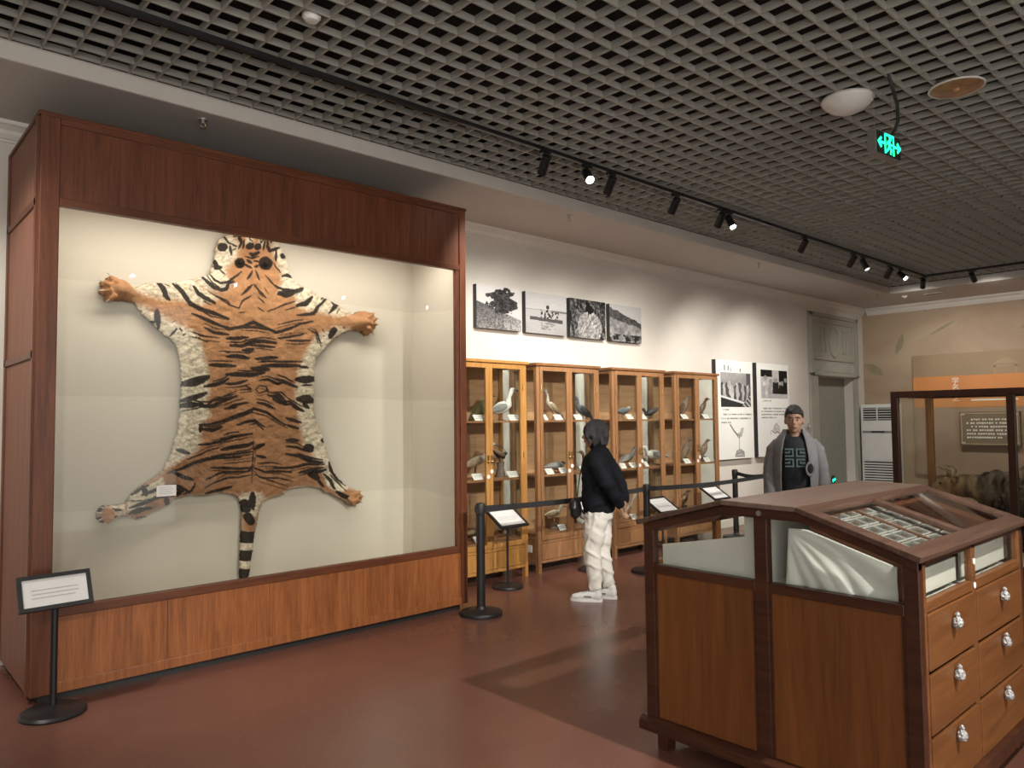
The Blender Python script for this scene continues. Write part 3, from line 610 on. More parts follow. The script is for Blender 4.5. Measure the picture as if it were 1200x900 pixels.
ST = '''C22 20,5 50,40 75,105;C20 110,15 160,70 205,130 270,165 340,185 430,220;C16 230,30 260,80 350,130;C9 310,60 380,100 440,140 490,160 510,120 560,85;C8 260,170 330,205 420,225
C16 220,190 300,220 380,260 440,280 520,265 575,240 640,270 710,300 770,285 850,250 920,235;C14 450,275 520,270 600,270 660,285;C14 290,270 340,300 430,312;C10 210,295 270,320 380,332;C8 240,330 310,355
C16 420,335 480,335 545,328;C20 440,375 510,378 545,365 590,350 640,352 710,362;C14 540,372 620,378 700,385;C22 515,405 550,405 575,398;C8 375,410 440,410;C20 420,440 480,438 550,450;C18 590,455 650,450 715,447
C20 320,490 390,492 470,495;C20 625,495 720,492 850,495;C26 565,510 620,515 665,515;C22 415,545 490,545 560,548 640,535;C18 290,615 350,605 400,590 430,568;C14 410,600 470,600 540,580;C14 610,580 660,575 720,600 760,590
C18 700,570 750,585 830,620;C10 480,620 530,610 560,630 500,635;C9 590,635 610,610 650,615 660,640 610,655 590,635;C14 300,730 340,695 400,690 480,670;C10 310,730 370,715 440,690;C14 660,665 720,680 760,720 800,720;C18 690,680 740,700
C14 410,745 480,735;C12 640,720 700,745;C10 510,75 560,40;C9 500,140 520,110 560,90;C8 590,20 610,70 650,100;C7 600,90 640,130;C6 640,40 665,75;C7 640,180 600,150;C6 490,185 530,180;C8 660,180 740,145 820,120
C22 720,75 780,75 860,45;C8 690,15 740,45 830,50;C8 760,170 830,150;C20 830,140 880,130 915,100;C15 830,200 930,190 960,145 1000,100;C8 720,255 800,235 870,225;C14 1020,185 1060,150 1040,120;C10 1060,150 1080,135
C12 720,335 790,325 870,310;C12 770,348 850,350 910,345;C10 895,280 940,300 960,335 970,365;C26 1030,320 1050,285;C40 165,600 230,590 310,560;C26 155,700 230,680 300,655;C20 150,735 230,725 280,715;C12 90,320 130,280
C30 10,175 20,250;C34 830,575 880,575 940,570;C40 840,690 900,690 930,700;C20 870,720 900,740;C10 860,610 920,605;C12 840,500 900,505
D18 150,125 200,110 280,130 340,130 400,100 480,70;D14 420,145 460,125 540,110;D14 600,110 650,120 700,145;D18 680,70 730,70 770,110;D14 690,90 760,120;D15 260,240 330,235 400,215 470,190 540,165 580,145 650,165 720,215 760,240
D20 280,265 340,270 390,250;D15 480,240 540,220 580,215 640,250;D18 780,100 830,140 870,160;D18 770,200 850,225;D14 770,240 840,260;D10 400,300 440,285 490,280;D14 380,330 450,310 570,290;D13 255,355 330,350 400,330 470,310
D20 390,385 460,370 540,360 575,340;D9 190,440 250,420 310,390 380,370;D13 330,425 400,415 470,410 570,395;D16 80,520 160,495 230,460 300,440 380,430 500,430;D20 580,380 640,350;D14 590,420 650,430;D7 575,330 575,400 570,470 565,580
D6 400,465 480,460 570,450;D13 330,490 400,490 480,495 560,490 570,475;D12 300,560 380,520 460,515 540,510 570,490;D11 290,610 350,575 420,550 500,545 560,530;D15 300,640 380,620 450,600;D20 110,520 170,545 220,560
D12 580,490 640,515 720,510 800,515;D10 580,530 640,550 720,550 810,570;D8 580,510 610,545 690,570 780,600;D9 600,465 680,460 740,470;D13 690,490 800,490 880,470 990,470;D18 770,410 840,420 900,450 980,460;D13 770,365 830,370 900,400
D18 770,330 840,330;D15 840,520 920,500 980,490;D40 895,375 905,376;D18 985,330 988,334;D24 900,530 950,550 940,520;D20 1020,460 1030,500 1060,540 1110,590;D20 130,385 200,405;D20 270,240 265,280;D12 170,645 220,620 235,580;D24 110,590 160,620 140,650
E62 1092,535 1176,535;E56 1090,665 1170,663;E58 1085,795 1145,795;E50 1110,300 1120,330;E46 1130,390 1150,420;E40 1165,230 1165,330;E30 400,180 420,240;E8 290,280 400,280 480,260;E22 300,370 360,340 460,330;E30 560,250 570,310
E20 640,180 670,210 600,250;E14 320,240 380,200 440,170;E10 720,240 750,180;E40 95,335 110,338;E36 98,410 100,420;E12 350,400 430,390
B22 40,540 90,600 160,660 240,690 290,680 310,620 360,605;B10 90,530 150,620 220,660;B14 130,530 170,590 230,620 300,610 400,540 440,505;B28 180,400 190,460 240,465;B10 220,480 270,530;B45 245,262 255,262;B12 220,160 270,155 310,220 380,260
B16 320,250 330,340;B10 350,290 370,280;B16 430,120 400,170 420,220 400,280;B12 350,160 390,150;B12 440,200 440,280;B10 480,130 490,200 520,220;B35 495,260 505,262;B35 575,268 585,264;B12 590,190 610,230 640,180;B22 510,330 545,345 600,320
B12 470,360 540,375 610,355;B16 490,390 540,420;B12 560,400 620,405;B14 470,430 540,470;B14 570,460 610,445;B50 418,415 424,425;B66 675,418 688,424;B14 640,390 700,380;B14 650,200 650,290;B18 680,180 690,260 720,300 800,270 830,260
B14 728,205 732,207;B14 790,290 780,400;B30 850,350 860,352;B10 760,420 790,470 840,520;B18 850,550 900,540 950,560;B12 680,540 740,610 800,670 880,690 980,690;B40 820,720 880,730 980,710;B22 1000,710 1060,670;B14 500,580 550,500
B12 580,490 620,590;B14 440,740 500,680 545,640;B12 560,630 620,700 680,760;B12 430,830 460,790 530,750;B9 620,770 670,820;B24 0,710 60,760 140,800;B10 110,705 200,760 300,800 340,850;B9 60,800 140,840;B8 820,850 900,820 980,800;B26 1010,840 1080,830 1150,760
A35 630,240 680,300 690,350 730,390;A10 690,250 740,270;A20 790,255 860,330 900,400 960,450 1030,475;A24 940,270 980,340 1060,380 1120,410;A10 1070,320 1150,360 1200,380;A10 470,255 550,235;A34 620,480 625,560 640,630;A18 560,580 610,585
A14 740,700 790,640;A10 750,590 780,570;A16 820,640 835,660;A14 840,700 870,690;A14 940,520 1050,570 1180,630;A12 1040,640 1110,680 1200,690;A11 940,670 1050,710 1160,720;A9 960,710 1060,765
F26 140,265 200,245 240,240 300,180;F24 160,360 270,350 330,330 360,270 460,190;F14 430,165 400,195;F18 480,345 530,270 545,235;F16 540,250 590,245;F10 565,340 600,285;F10 690,320 715,330;F14 280,490 340,510 370,570 365,600 410,660;F12 410,500 440,545
F40 500,560 530,500;F14 428,575 434,576;F14 638,488 644,494;F12 0,595 100,590 200,550 250,545;F12 40,628 140,630 270,620'''
STROKES = []
for s_ in ST.replace('\n', ';').split(';'):
    a_ = s_.split(); ou, ov, k_ = cv(a_[0][0]); wd = float(a_[0][1:])*k_*(1.45 if a_[0][0] == 'B' else 1.0)
    STROKES.append((wd, [(ou+float(q.split(',')[0])*k_, ov+float(q.split(',')[1])*k_) for q in a_[1:]]))
_rn = random.Random(12); extra = []
for wd_, pts_ in STROKES:                        # finer streaks that run beside the main stripes of the back
    if len(pts_) >= 3 and 250 < pts_[0][1] < 650 and 235 < pts_[0][0] < 560 and wd_ < 10:
        o_ = _rn.choice((-1, 1))*_rn.uniform(6, 10); i0 = _rn.choice((0, 1)) if len(pts_) > 3 else 0
        extra.append((wd_*_rn.uniform(0.4, 0.6), [(p[0]+_rn.uniform(-6, 6), p[1]+o_+_rn.uniform(-1.5, 1.5)) for p in pts_[i0:]]))
STROKES += extra
for q_ in ('60,700 80,694 100,694', '70,716 90,708', '120,690 150,680 176,672', '130,704 160,694', '150,660 176,650 200,640', '160,676 190,664 214,660', '210,640 236,640 262,652', '575,610 590,625 600,645', '590,612 612,634 622,650', '560,622 575,640', '604,652 622,664 636,668', '540,600 562,606 580,600'):
    STROKES.append((_rn.uniform(4, 8), [tuple(float(c) for c in w_.split(',')) for w_ in q_.split()]))
def tiger_skin():
    STEP = 1.25                                  # sketch units, about 4.5 mm
    us = np.arange(38, 706, STEP); vs = np.arange(-10, 868, STEP)
    Ug, Vg = np.meshgrid(us, vs)
    wob = (fbm(Ug/9, Vg/9, 3, 3)-0.5)*5; wob2 = (fbm(Ug/9+50, Vg/9, 8, 3)-0.5)*5
    Uw, Vw = Ug+wob, Vg+wob2
    fr1 = (fbm(Ug/2.6, Vg/2.6, 61, 2)-0.5)*5.0; fr2 = (fbm(Ug/2.6+40, Vg/2.6, 62, 2)-0.5)*5.0
    ins = in_poly(Ug+wob*0.4+fr1, Vg+wob2*0.4+fr2, OUT)
    idx = -np.ones(Ug.shape, int); idx[ins] = np.arange(ins.sum())
    u = Ug[ins]; v = Vg[ins]; uw = Uw[ins]; vw = Vw[ins]
    ed = np.full(u.shape, 1e9)
    for i in range(len(OUT)):
        d, _ = seg_dist(u, v, OUT[i], OUT[(i+1) % len(OUT)]); ed = np.minimum(ed, d)
    # colour
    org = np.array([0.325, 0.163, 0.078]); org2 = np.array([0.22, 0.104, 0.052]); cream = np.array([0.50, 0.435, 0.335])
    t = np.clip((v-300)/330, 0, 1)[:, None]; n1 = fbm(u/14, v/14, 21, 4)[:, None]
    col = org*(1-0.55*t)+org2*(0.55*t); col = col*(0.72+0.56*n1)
    rim = np.clip(1-ed/9.0, 0, 1)[:, None]*0.45
    wsoft = np.zeros(u.shape)
    for poly in WHITE:
        w = np.full(u.shape, 1e9)
        for i in range(len(poly)): w = np.minimum(w, seg_dist(uw, vw, poly[i], poly[(i+1) % len(poly)])[0])
        inside = in_poly(uw, vw, poly); wsoft = np.maximum(wsoft, np.clip(0.5+np.where(inside, w, -w)/(13.0 if len(poly) > 5 else 5.0)+(fbm(u/5, v/3, 77, 3)-0.5)*0.9, 0, 1))
    paw = ((u < 128) & (v < 230)) | ((u > 640) & (v < 300))
    wsoft = np.where(paw, 0, wsoft)
    w = np.maximum(wsoft[:, None], np.where(paw[:, None], 0, rim*0.8))
    n2 = fbm(u/6+v/19, v/4.0, 88, 4)[:, None]; col = col*(1-w)+cream*(0.38+1.22*n2)*w  # shading between fur clumps painted into the cream
    tail = ((u > 375) & (u < 432) & (v > 690)); dk = np.clip(0.35*(v-690)/40, 0, 0.35)*(v < 745)
    blk = np.zeros(u.shape); sg = np.zeros(u.shape)
    fine = (fbm(u/2.2, v/5.0, 33, 2)-0.5)
    for wd, pts in STROKES:
        L = [0]; 
        for a_, b_ in zip(pts[:-1], pts[1:]): L.append(L[-1]+math.hypot(b_[0]-a_[0], b_[1]-a_[1]))
        T = max(L[-1], 1e-6)
        x0 = min(p[0] for p in pts)-wd-4; x1 = max(p[0] for p in pts)+wd+4; y0 = min(p[1] for p in pts)-wd-4; y1 = max(p[1] for p in pts)+wd+4
        sel = np.where((u > x0) & (u < x1) & (v > y0) & (v < y1))[0]
        if not len(sel): continue
        us_, vs_ = u[sel]+wob[ins][sel]*0.35, v[sel]+wob2[ins][sel]*0.35; best = np.zeros(len(sel))
        for i, (a_, b_) in enumerate(zip(pts[:-1], pts[1:])):
            d, tt = seg_dist(us_, vs_, a_, b_); g = (L[i]+tt*(L[i+1]-L[i]))/T
            taper = 0.45+0.55*np.sin(PI*np.clip(g, 0.02, 0.98))**0.7 if T > wd*1.6 else 1.0
            best = np.maximum(best, np.clip((wd*(0.56+0.12*(wd > 4.5))*taper-d+fine[sel]*1.6)/1.6+0.5, 0, 1))
        blk[sel] = np.maximum(blk[sel], best)
    black = np.array([0.014, 0.009, 0.007])
    blk = (blk*0.98)[:, None]; col = col*(1-blk)+black*blk
    # relief: thick fur, wrinkles, padded paws, raised head
    wr = fbm(u/16, v/11, 44, 4); h = 0.012+0.016*(1-np.exp(-ed/9))+0.013*(wr-0.45)+0.004*fine
    for (cu_, cv_, r_, hh_) in [(84,180,34,.075),(112,186,30,.05),(676,258,24,.07),(650,256,26,.045),(64,704,22,.05),(95,700,30,.03),(645,665,24,.05),(620,655,24,.035),(404,60,46,.075),(405,15,40,.085),(345,95,20,.02),(480,110,20,.02),(378,112,9,.02),(438,118,9,.02)]:
        h = np.maximum(h, h*0+hh_*np.exp(-((u-cu_)**2+(v-cv_)**2)/(r_*r_)*1.4)+h*0.9)
    h = np.where(tail, 0.012+0.03*np.sqrt(np.clip(ed/18, 0, 1)), h)
    # toes
    d0 = on_y(90, 250, SKY); 
    P = np.empty((len(u), 3)); 
    X = np.empty(len(u)); Z = np.empty(len(u))
    px, py = 90+u/2, 250+v/2
    dxr = _f.x+_r.x*(px-600)/FPX-_u.x*(py-450)/FPX; dyr = _f.y+_r.y*(px-600)/FPX-_u.y*(py-450)/FPX; dzr = _f.z+_r.z*(px-600)/FPX-_u.z*(py-450)/FPX
    k = SKY/dyr; P[:, 0] = k*dxr; P[:, 2] = EYE+k*dzr; P[:, 1] = SKY-h
    F = []
    a = idx[:-1, :-1]; b_ = idx[:-1, 1:]; c_ = idx[1:, 1:]; d_ = idx[1:, :-1]
    ok = (a >= 0) & (b_ >= 0) & (c_ >= 0) & (d_ >= 0)
    F = np.stack([a[ok], b_[ok], c_[ok], d_[ok]], 1)
    # hem: close the edge back to the lining side
    E = np.concatenate([F[:, [0, 1]], F[:, [1, 2]], F[:, [2, 3]], F[:, [3, 0]]]); key = np.sort(E, 1); ky = key[:, 0].astype(np.int64)*10**7+key[:, 1]
    un, inv, cnt = np.unique(ky, return_inverse=True, return_counts=True); be = E[cnt[inv] == 1]
    bv = np.unique(be); nb = -np.ones(len(P), int); nb[bv] = len(P)+np.arange(len(bv))
    Pb = P[bv].copy(); Pb[:, 1] = SKY+0.012
    S = np.stack([be[:, 1], be[:, 0], nb[be[:, 0]], nb[be[:, 1]]], 1)
    P = np.concatenate([P, Pb]); col = np.concatenate([col, col[bv]*0.8]); F = np.concatenate([F, S])
    return P, F, col
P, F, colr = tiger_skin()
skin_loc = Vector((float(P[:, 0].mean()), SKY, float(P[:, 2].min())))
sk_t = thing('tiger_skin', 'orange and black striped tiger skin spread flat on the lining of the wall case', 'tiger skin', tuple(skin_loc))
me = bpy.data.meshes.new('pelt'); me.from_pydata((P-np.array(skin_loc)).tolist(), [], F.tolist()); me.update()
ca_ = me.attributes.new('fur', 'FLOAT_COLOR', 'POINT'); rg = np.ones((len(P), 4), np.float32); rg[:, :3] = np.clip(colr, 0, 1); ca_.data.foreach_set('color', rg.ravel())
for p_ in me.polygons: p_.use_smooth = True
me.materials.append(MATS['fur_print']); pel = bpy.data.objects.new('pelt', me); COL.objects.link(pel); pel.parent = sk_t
plain('claw', (0.42, 0.38, 0.32), 0.4); plain('tiger_paw', (0.36, 0.17, 0.075), 0.85, var=0.2, s=40, bmp=0.5); plain('dark_hide', (0.02, 0.015, 0.012), 0.95, spec=0.1); plain('nose_pink', (0.35, 0.16, 0.12), 0.5)
def paw_toes(cent, toes, mat_):
    pw = MB()
    for (u_, v_) in toes:
        x, z = uv2w(u_, v_); xc, zc = uv2w(*cent)
        pw.tube([(x+(xc-x)*0.85, SKY-0.055, z+(zc-z)*0.85), (x+(xc-x)*0.35, SKY-0.082, z+(zc-z)*0.35), (x, SKY-0.07, z)], [0.018, 0.02, 0.016], 10)
    o = fuse('paw', pw, mat_, sk_t, 0.007, 3)
    for v_ in o.data.vertices: v_.co -= skin_loc
    for (u_, v_) in toes:
        x, z = uv2w(u_, v_); xc, zc = uv2w(*cent); dx_, dz_ = x-xc, z-zc; L_ = math.hypot(dx_, dz_)
        obj('claw', MB().tube([(x, SKY-0.075, z), (x+dx_/L_*0.022, SKY-0.072, z+dz_/L_*0.022), (x+dx_/L_*0.034, SKY-0.06, z+dz_/L_*0.034)], [0.007, 0.005, 0.002], 6), 'claw', o, smooth=True)
paw_toes((100,184), [(73,152),(58,164),(56,184),(71,204)], 'tiger_paw'); paw_toes((662,256), [(684,238),(692,249),(692,262),(682,280)], 'tiger_paw')
paw_toes((84,700), [(58,690),(52,700),(53,714),(62,722)], 'tiger_paw'); paw_toes((628,662), [(652,652),(658,662),(654,674),(640,680)], 'tiger_paw')
for (u_, v_, r_) in ((377, 116, 0.022), (438, 118, 0.026)):
    x, z = uv2w(u_, v_)
    e = MB().lathe([(r_*0.3, 0.004), (r_*0.75, 0.0), (r_, 0.012), (r_*0.95, 0.024)], (0, 0, 0), 16); e.v = [(x+p[0], SKY-0.055-p[2], z+p[1]*1.1) for p in e.v]
    obj('ear', e, 'dark_hide', sk_t, smooth=True)
x, z = uv2w(405, 2); obj('nose', MB().ell((x, SKY-0.1, z), (0.035, 0.02, 0.025)), 'nose_pink', sk_t, smooth=True)
# white card with grey lines set against the case glass
p = on_y(195, 575, CY+0.02)
t = thing('caption_card', 'small white card with grey lines on the glass over the tiger hind leg', 'card', (p.x, CY+0.022, p.z-0.035))
obj('card', MB().box(p.x-0.06, p.x+0.06, CY+0.018, CY+0.0215, p.z-0.035, p.z+0.035), 'white_card', t)
for i in range(4): obj('text_line', MB().box(p.x-0.045, p.x+0.03+0.01*(i % 2), CY+0.0172, CY+0.018, p.z+0.02-i*0.013, p.z+0.023-i*0.013), 'grey_metal', t)
# ================================================================ BIRD CABINETS
KY0, KY1, KZ = 5.66, 6.075, 2.215
ZSH = [1.605, 1.02, 0.40]
plain('enamel_white', (0.75, 0.74, 0.7), 0.4)
def cabinet(x0, x1, wv, wx, label, plate=False):
    t = thing('bird_cabinet', label, 'cabinet', ((x0+x1)/2, KY0, 0), 0, 'glazed bird cabinets along the wall')
    xm = (x0+x1)/2
    for x in (x0, x1-0.045):
        for y in (KY0, KY1-0.045): obj('leg', MB().box(x, x+0.045, y, y+0.045, 0, 0.10), wv, t)
        obj('corner_post', MB().box(x, x+0.045, KY0, KY0+0.045, 0.10, KZ-0.03), wv, t, bevel=0.003)
        obj('corner_post', MB().box(x, x+0.045, KY1-0.045, KY1, 0.10, KZ-0.03), wv, t)
        xe = x+0.015
        obj('side_glass', MB().box(xe, xe+0.005, KY0+0.045, KY1-0.045, 0.36, KZ-0.06), 'cabinet_glass', t)
        obj('side_panel', MB().box(xe-0.005, xe+0.012, KY0+0.045, KY1-0.045, 0.12, 0.36), wv, t)
        obj('side_rail', MB().box(xe-0.01, xe+0.02, KY0+0.045, KY1-0.045, KZ-0.07, KZ-0.03), wv, t)
        obj('side_rail', MB().box(xe-0.01, xe+0.02, KY0+0.045, KY1-0.045, 0.34, 0.375), wv, t)
        obj('side_rail', MB().box(xe-0.01, xe+0.02, KY0+0.045, KY1-0.045, 0.09, 0.13), wv, t)
    obj('top_board', MB().box(x0-0.02, x1+0.02, KY0-0.02, KY1, KZ-0.03, KZ), wx, t, bevel=0.004)
    obj('back_board', MB().box(x0+0.045, x1-0.045, KY1-0.02, KY1-0.005, 0.12, KZ-0.03), 'cab_back', t)
    obj('bottom_board', MB().box(x0+0.02, x1-0.02, KY0+0.02, KY1-0.02, 0.10, 0.125), wx, t)
    for z in ZSH[:2]: obj('shelf', MB().box(x0+0.022, x1-0.022, KY0+0.03, KY1-0.022, z-0.022, z), 'shelf_wood', t)
    obj('shelf', MB().box(x0+0.022, x1-0.022, KY0+0.03, KY1-0.022, ZSH[2]-0.025, ZSH[2]), 'shelf_wood', t)
    obj('front_rail', MB().box(x0+0.045, x1-0.045, KY0, KY0+0.04, 0.305, 0.335), wv, t, bevel=0.003)
    obj('drawer', MB().box(x0+0.05, xm-0.002, KY0-0.004, KY0+0.025, 0.135, 0.302), wv, t, bevel=0.003)
    obj('drawer', MB().box(xm+0.002, x1-0.05, KY0-0.004, KY0+0.025, 0.135, 0.302), wv, t, bevel=0.003)
    obj('front_rail', MB().box(x0+0.045, x1-0.045, KY0, KY0+0.04, 0.10, 0.132), wv, t, bevel=0.003)
    for a, c_, s in ((x0+0.047, xm-0.001, 1), (xm+0.001, x1-0.047, -1)):
        z0, z1 = 0.338, KZ-0.035; st = 0.042
        d = obj('door', MB().box(a, a+st, KY0-0.008, KY0+0.02, z0, z1).box(c_-st, c_, KY0-0.008, KY0+0.02, z0, z1).box(a+st, c_-st, KY0-0.008, KY0+0.02, z1-0.05, z1).box(a+st, c_-st, KY0-0.008, KY0+0.02, z0, z0+0.045), wv, t, bevel=0.003)
        obj('door_glass', MB().box(a+st-0.004, c_-st+0.004, KY0+0.004, KY0+0.008, z0+0.04, z1-0.045), 'cabinet_glass', d)
        xl = c_-st/2 if s == 1 else a+st/2
        obj('lock_plate', MB().box(xl-0.012, xl+0.012, KY0-0.012, KY0-0.008, 1.18, 1.26), 'brass', d)
        obj('knob', MB().ell((xl, KY0-0.022, 1.2), 0.012, 8, 6), 'brass', d, smooth=True)
        obj('number_tag', MB().cyl((xl, KY0-0.008, 1.05+0.05*(s < 0)), (xl, KY0-0.013, 1.05+0.05*(s < 0)), 0.021, n=14), 'enamel_white', d)
        xh = a+0.008 if s == 1 else c_-0.008
        for z in (0.55, 1.25, 1.95): obj('hinge', MB().cyl((xh, KY0-0.012, z-0.03), (xh, KY0-0.012, z+0.03), 0.006, n=8), 'brass', d)
    if plate:
        y = KY0+0.14; obj('socket_plate', MB().box(x0+0.004, x0+0.011, y-0.035, y+0.035, 0.205, 0.28), 'enamel_white', t, bevel=0.002)
    return t
CABS = [(4.33, 5.36), (5.51, 6.51), (6.74, 7.75), (7.97, 8.97)]
cabinet(*CABS[0], 'cab_wood_gold_lit', 'cab_wood_gold_lit', 'golden brown glazed bird cabinet beside the tiger case')
cabinet(*CABS[1], 'cab_wood', 'cab_wood_dark', 'brown glazed bird cabinet with a white plate low on its side', True)
cabinet(*CABS[2], 'cab_wood', 'cab_wood_dark', 'brown glazed bird cabinet standing between two brown ones')
cabinet(*CABS[3], 'cab_wood', 'cab_wood_dark', 'brown glazed bird cabinet next to the white wall panels')

# ---------------------------------------------------------------- stuffed birds
for nme, cc in dict(olive=(0.13,0.115,0.04), white=(0.72,0.70,0.65), black=(0.022,0.02,0.022), pale=(0.50,0.44,0.35), tan=(0.32,0.22,0.13), grey=(0.24,0.235,0.225), brown=(0.15,0.09,0.05), slate=(0.10,0.11,0.13), speckled=(0.28,0.25,0.21), beak=(0.05,0.045,0.04), beak_yellow=(0.5,0.33,0.08), leg=(0.25,0.16,0.09), stump=(0.13,0.10,0.075)).items():
    plain('bird_'+nme, cc, 0.75, var=0.35 if nme not in ('white',) else 0.12, s=60, bmp=0.4)
plain('eye_black', (0.01, 0.01, 0.01), 0.15)
def bird(label, x, y, z, head_dir, L=0.3, stance=0.35, neck=0.10, bill=0.04, body='grey', wing='brown', head=None, billc='beak', legs=0.08, fat=0.30, bill_drop=0.0, stump=0.0, tail=0.35, neck_lean=0.5, patch=False):
    """stands facing +x in its own frame; head_dir is the heading on the shelf"""
    L *= 0.88
    t = thing('stuffed_bird', label, 'stuffed bird', (x, y, z), head_dir, 'stuffed birds in the glazed cabinets')
    bz = stump+legs+L*fat*0.75; cs, sn = math.cos(stance), math.sin(stance)
    def P(a, up=0): return Vector((a*cs-up*sn*0.6, 0, bz+a*sn+up))
    r = L*fat*0.62
    pts = [P(-L*(0.5+tail)), P(-L*0.55), P(-L*0.3), P(-L*0.05), P(L*0.2), P(L*0.36)]
    rad = [(r*0.35, r*0.12), (r*0.45, r*0.28), (r*0.85, r*0.75), (r, r*1.05), (r*0.85, r*0.95), (r*0.52, r*0.6)]
    sh = pts[-1]; hd = sh+Vector((neck*neck_lean, 0, neck))
    hr = max(0.022, r*0.45)
    pts += [sh.lerp(hd, 0.55)+Vector((-0.1*neck, 0, 0)), hd, hd+Vector((hr*0.8, 0, hr*0.15)), hd+Vector((hr*1.5, 0, 0))]
    rad += [(hr*0.72, hr*0.75), (hr*0.95, hr), (hr*0.85, hr*0.85), (hr*0.35, hr*0.35)]
    mb = MB().tube(pts, rad, 12, (0, 1, 0)); bo = obj('body', mb, 'bird_'+body, t, smooth=True, local=True)
    if head: obj('hood', MB().ell(hd+Vector((hr*0.25, 0, hr*0.12)), (hr*1.16, hr*1.05, hr*1.02)), 'bird_'+head, bo, smooth=True, local=True)
    if patch:
        for s in (-1, 1): obj('eye_patch', MB().ell(hd+Vector((hr*0.75, s*hr*0.62, hr*0.18)), (hr*0.5, hr*0.42, hr*0.36)), 'bird_black', bo, smooth=True, local=True)
    b0 = hd+Vector((hr*1.25, 0, -hr*0.05)); 
    obj('beak', MB().tube([b0, b0+Vector((bill*0.55, 0, -bill_drop*0.3)), b0+Vector((bill, 0, -bill_drop))], [hr*0.34, hr*0.2, hr*0.06], 8, (0, 1, 0)), 'bird_'+billc, t, smooth=True, local=True)
    for s in (-1, 1):
        w_ = MB().tube([P(L*0.18, r*0.1)+Vector((0, s*r*0.78, 0)), P(-L*0.1, r*0.12)+Vector((0, s*r*0.95, 0)), P(-L*0.42, r*0.15)+Vector((0, s*r*0.62, 0)), P(-L*0.72, r*0.02)+Vector((0, s*r*0.25, 0))], [(r*0.18, r*0.4), (r*0.2, r*0.72), (r*0.16, r*0.48), (r*0.08, r*0.14)], 10, (0, 1, 0))
        obj('wing', w_, 'bird_'+wing, t, smooth=True, local=True)
        obj('eye', MB().ell(hd+Vector((hr*0.55, s*hr*0.85, hr*0.25)), max(0.004, hr*0.17), 8, 6), 'eye_black', t, smooth=True, local=True)
        f0 = Vector((L*0.02*cs, s*r*0.4, stump))
        lg = MB().tube([P(-L*0.05, -r*0.7)+Vector((0, s*r*0.35, 0)), Vector((-0.012, s*r*0.4, stump+legs*0.5)), f0+Vector((0, 0, 0.004))], [0.008, 0.0045, 0.005], 6)
        for a in (-0.5, 0, 0.5): lg.cyl(f0+Vector((0, 0, 0.005)), f0+Vector((0.035*math.cos(a), 0.035*math.sin(a), 0.003)), 0.004, 0.002, 5)
        obj('leg', lg, 'bird_leg', t, smooth=True, local=True)
    if stump: obj('perch_stump', MB().lathe([(0.055, 0), (0.05, stump*0.3), (0.034, stump*0.65), (0.042, stump)], (0, 0, 0), 12), 'bird_stump', t, smooth='auto', local=True)
    return t
def at(px, z, y=5.86): p = on_y(px, 500, y); return p.x, y, z
RT, LF = 0.0, PI                                 # heading along +x (to the right) or -x
Z1, Z2, Z3 = ZSH
B = bird
B('olive green bird looking up, on the top shelf of the golden cabinet', *at(564, Z1), -0.3, L=0.31, stance=0.8, neck=0.06, bill=0.05, body='olive', wing='olive', legs=0.05, tail=0.5, fat=0.36)
B('white duck with black eye patch, on the top shelf of the golden cabinet', *at(588, Z1), -0.4, L=0.27, stance=0.35, neck=0.15, bill=0.05, body='white', wing='grey', head='white', legs=0.06, fat=0.42, neck_lean=0.25, tail=0.25, patch=True)
B('pale long-billed wader on the middle shelf of the golden cabinet', *at(558, Z2), -0.4, L=0.30, stance=0.4, neck=0.13, bill=0.14, body='pale', wing='tan', legs=0.12, fat=0.28, bill_drop=0.09, neck_lean=0.6)
B('black and brown bird perched on a stump in the golden cabinet', *at(586, Z2), 0.2, L=0.2, stance=-0.35, neck=0.03, bill=0.035, body='black', wing='brown', legs=0.03, stump=0.15, fat=0.36, tail=0.5)
B('small dark bird low in the golden cabinet beside its white card', *at(553, Z3), -0.2, L=0.17, stance=0.2, neck=0.04, bill=0.04, body='brown', wing='tan', legs=0.05, fat=0.36)
B('grey bird low in the golden cabinet behind the slanted reading stand', *at(598, Z3), 0.1, L=0.26, stance=0.1, neck=0.04, bill=0.05, body='grey', wing='slate', legs=0.04, fat=0.34)
B('pale bird stretching its neck, on the top shelf of the cabinet with the side plate', *at(648, Z1), 2.7, L=0.26, stance=0.75, neck=0.13, bill=0.05, body='pale', wing='tan', legs=0.1, fat=0.26, tail=0.4, neck_lean=0.2)
B('dark pigeon-like bird on the top shelf of the cabinet with the side plate', *at(683, Z1), 2.6, L=0.25, stance=0.7, neck=0.09, bill=0.035, body='slate', wing='black', legs=0.05, fat=0.36, tail=0.45, neck_lean=0.1)
B('flat lying grey-green bird on the middle shelf of the cabinet with the side plate', *at(652, Z2), 0.1, L=0.3, stance=0.02, neck=0.02, bill=0.045, body='speckled', wing='grey', legs=0.02, fat=0.28, head='black')
B('dark bird on the middle shelf behind the person in black', *at(690, Z2), 2.8, L=0.25, stance=0.5, neck=0.06, bill=0.05, body='brown', wing='speckled', legs=0.06, fat=0.32)
B('speckled sandpiper low in the cabinet with the side plate', *at(648, Z3), -0.2, L=0.2, stance=0.1, neck=0.06, bill=0.06, body='pale', wing='tan', legs=0.08, stump=0.05, fat=0.34)
B('pale brown bird low in the cabinet behind the small black bag', *at(686, Z3), 2.9, L=0.24, stance=0.05, neck=0.04, bill=0.04, body='speckled', wing='pale', legs=0.04, fat=0.34)
B('small white-headed grey bird on the top shelf between two brown cabinets', *at(731, Z1), -0.2, L=0.19, stance=0.1, neck=0.03, bill=0.03, body='grey', wing='slate', head='white', legs=0.05, fat=0.4)
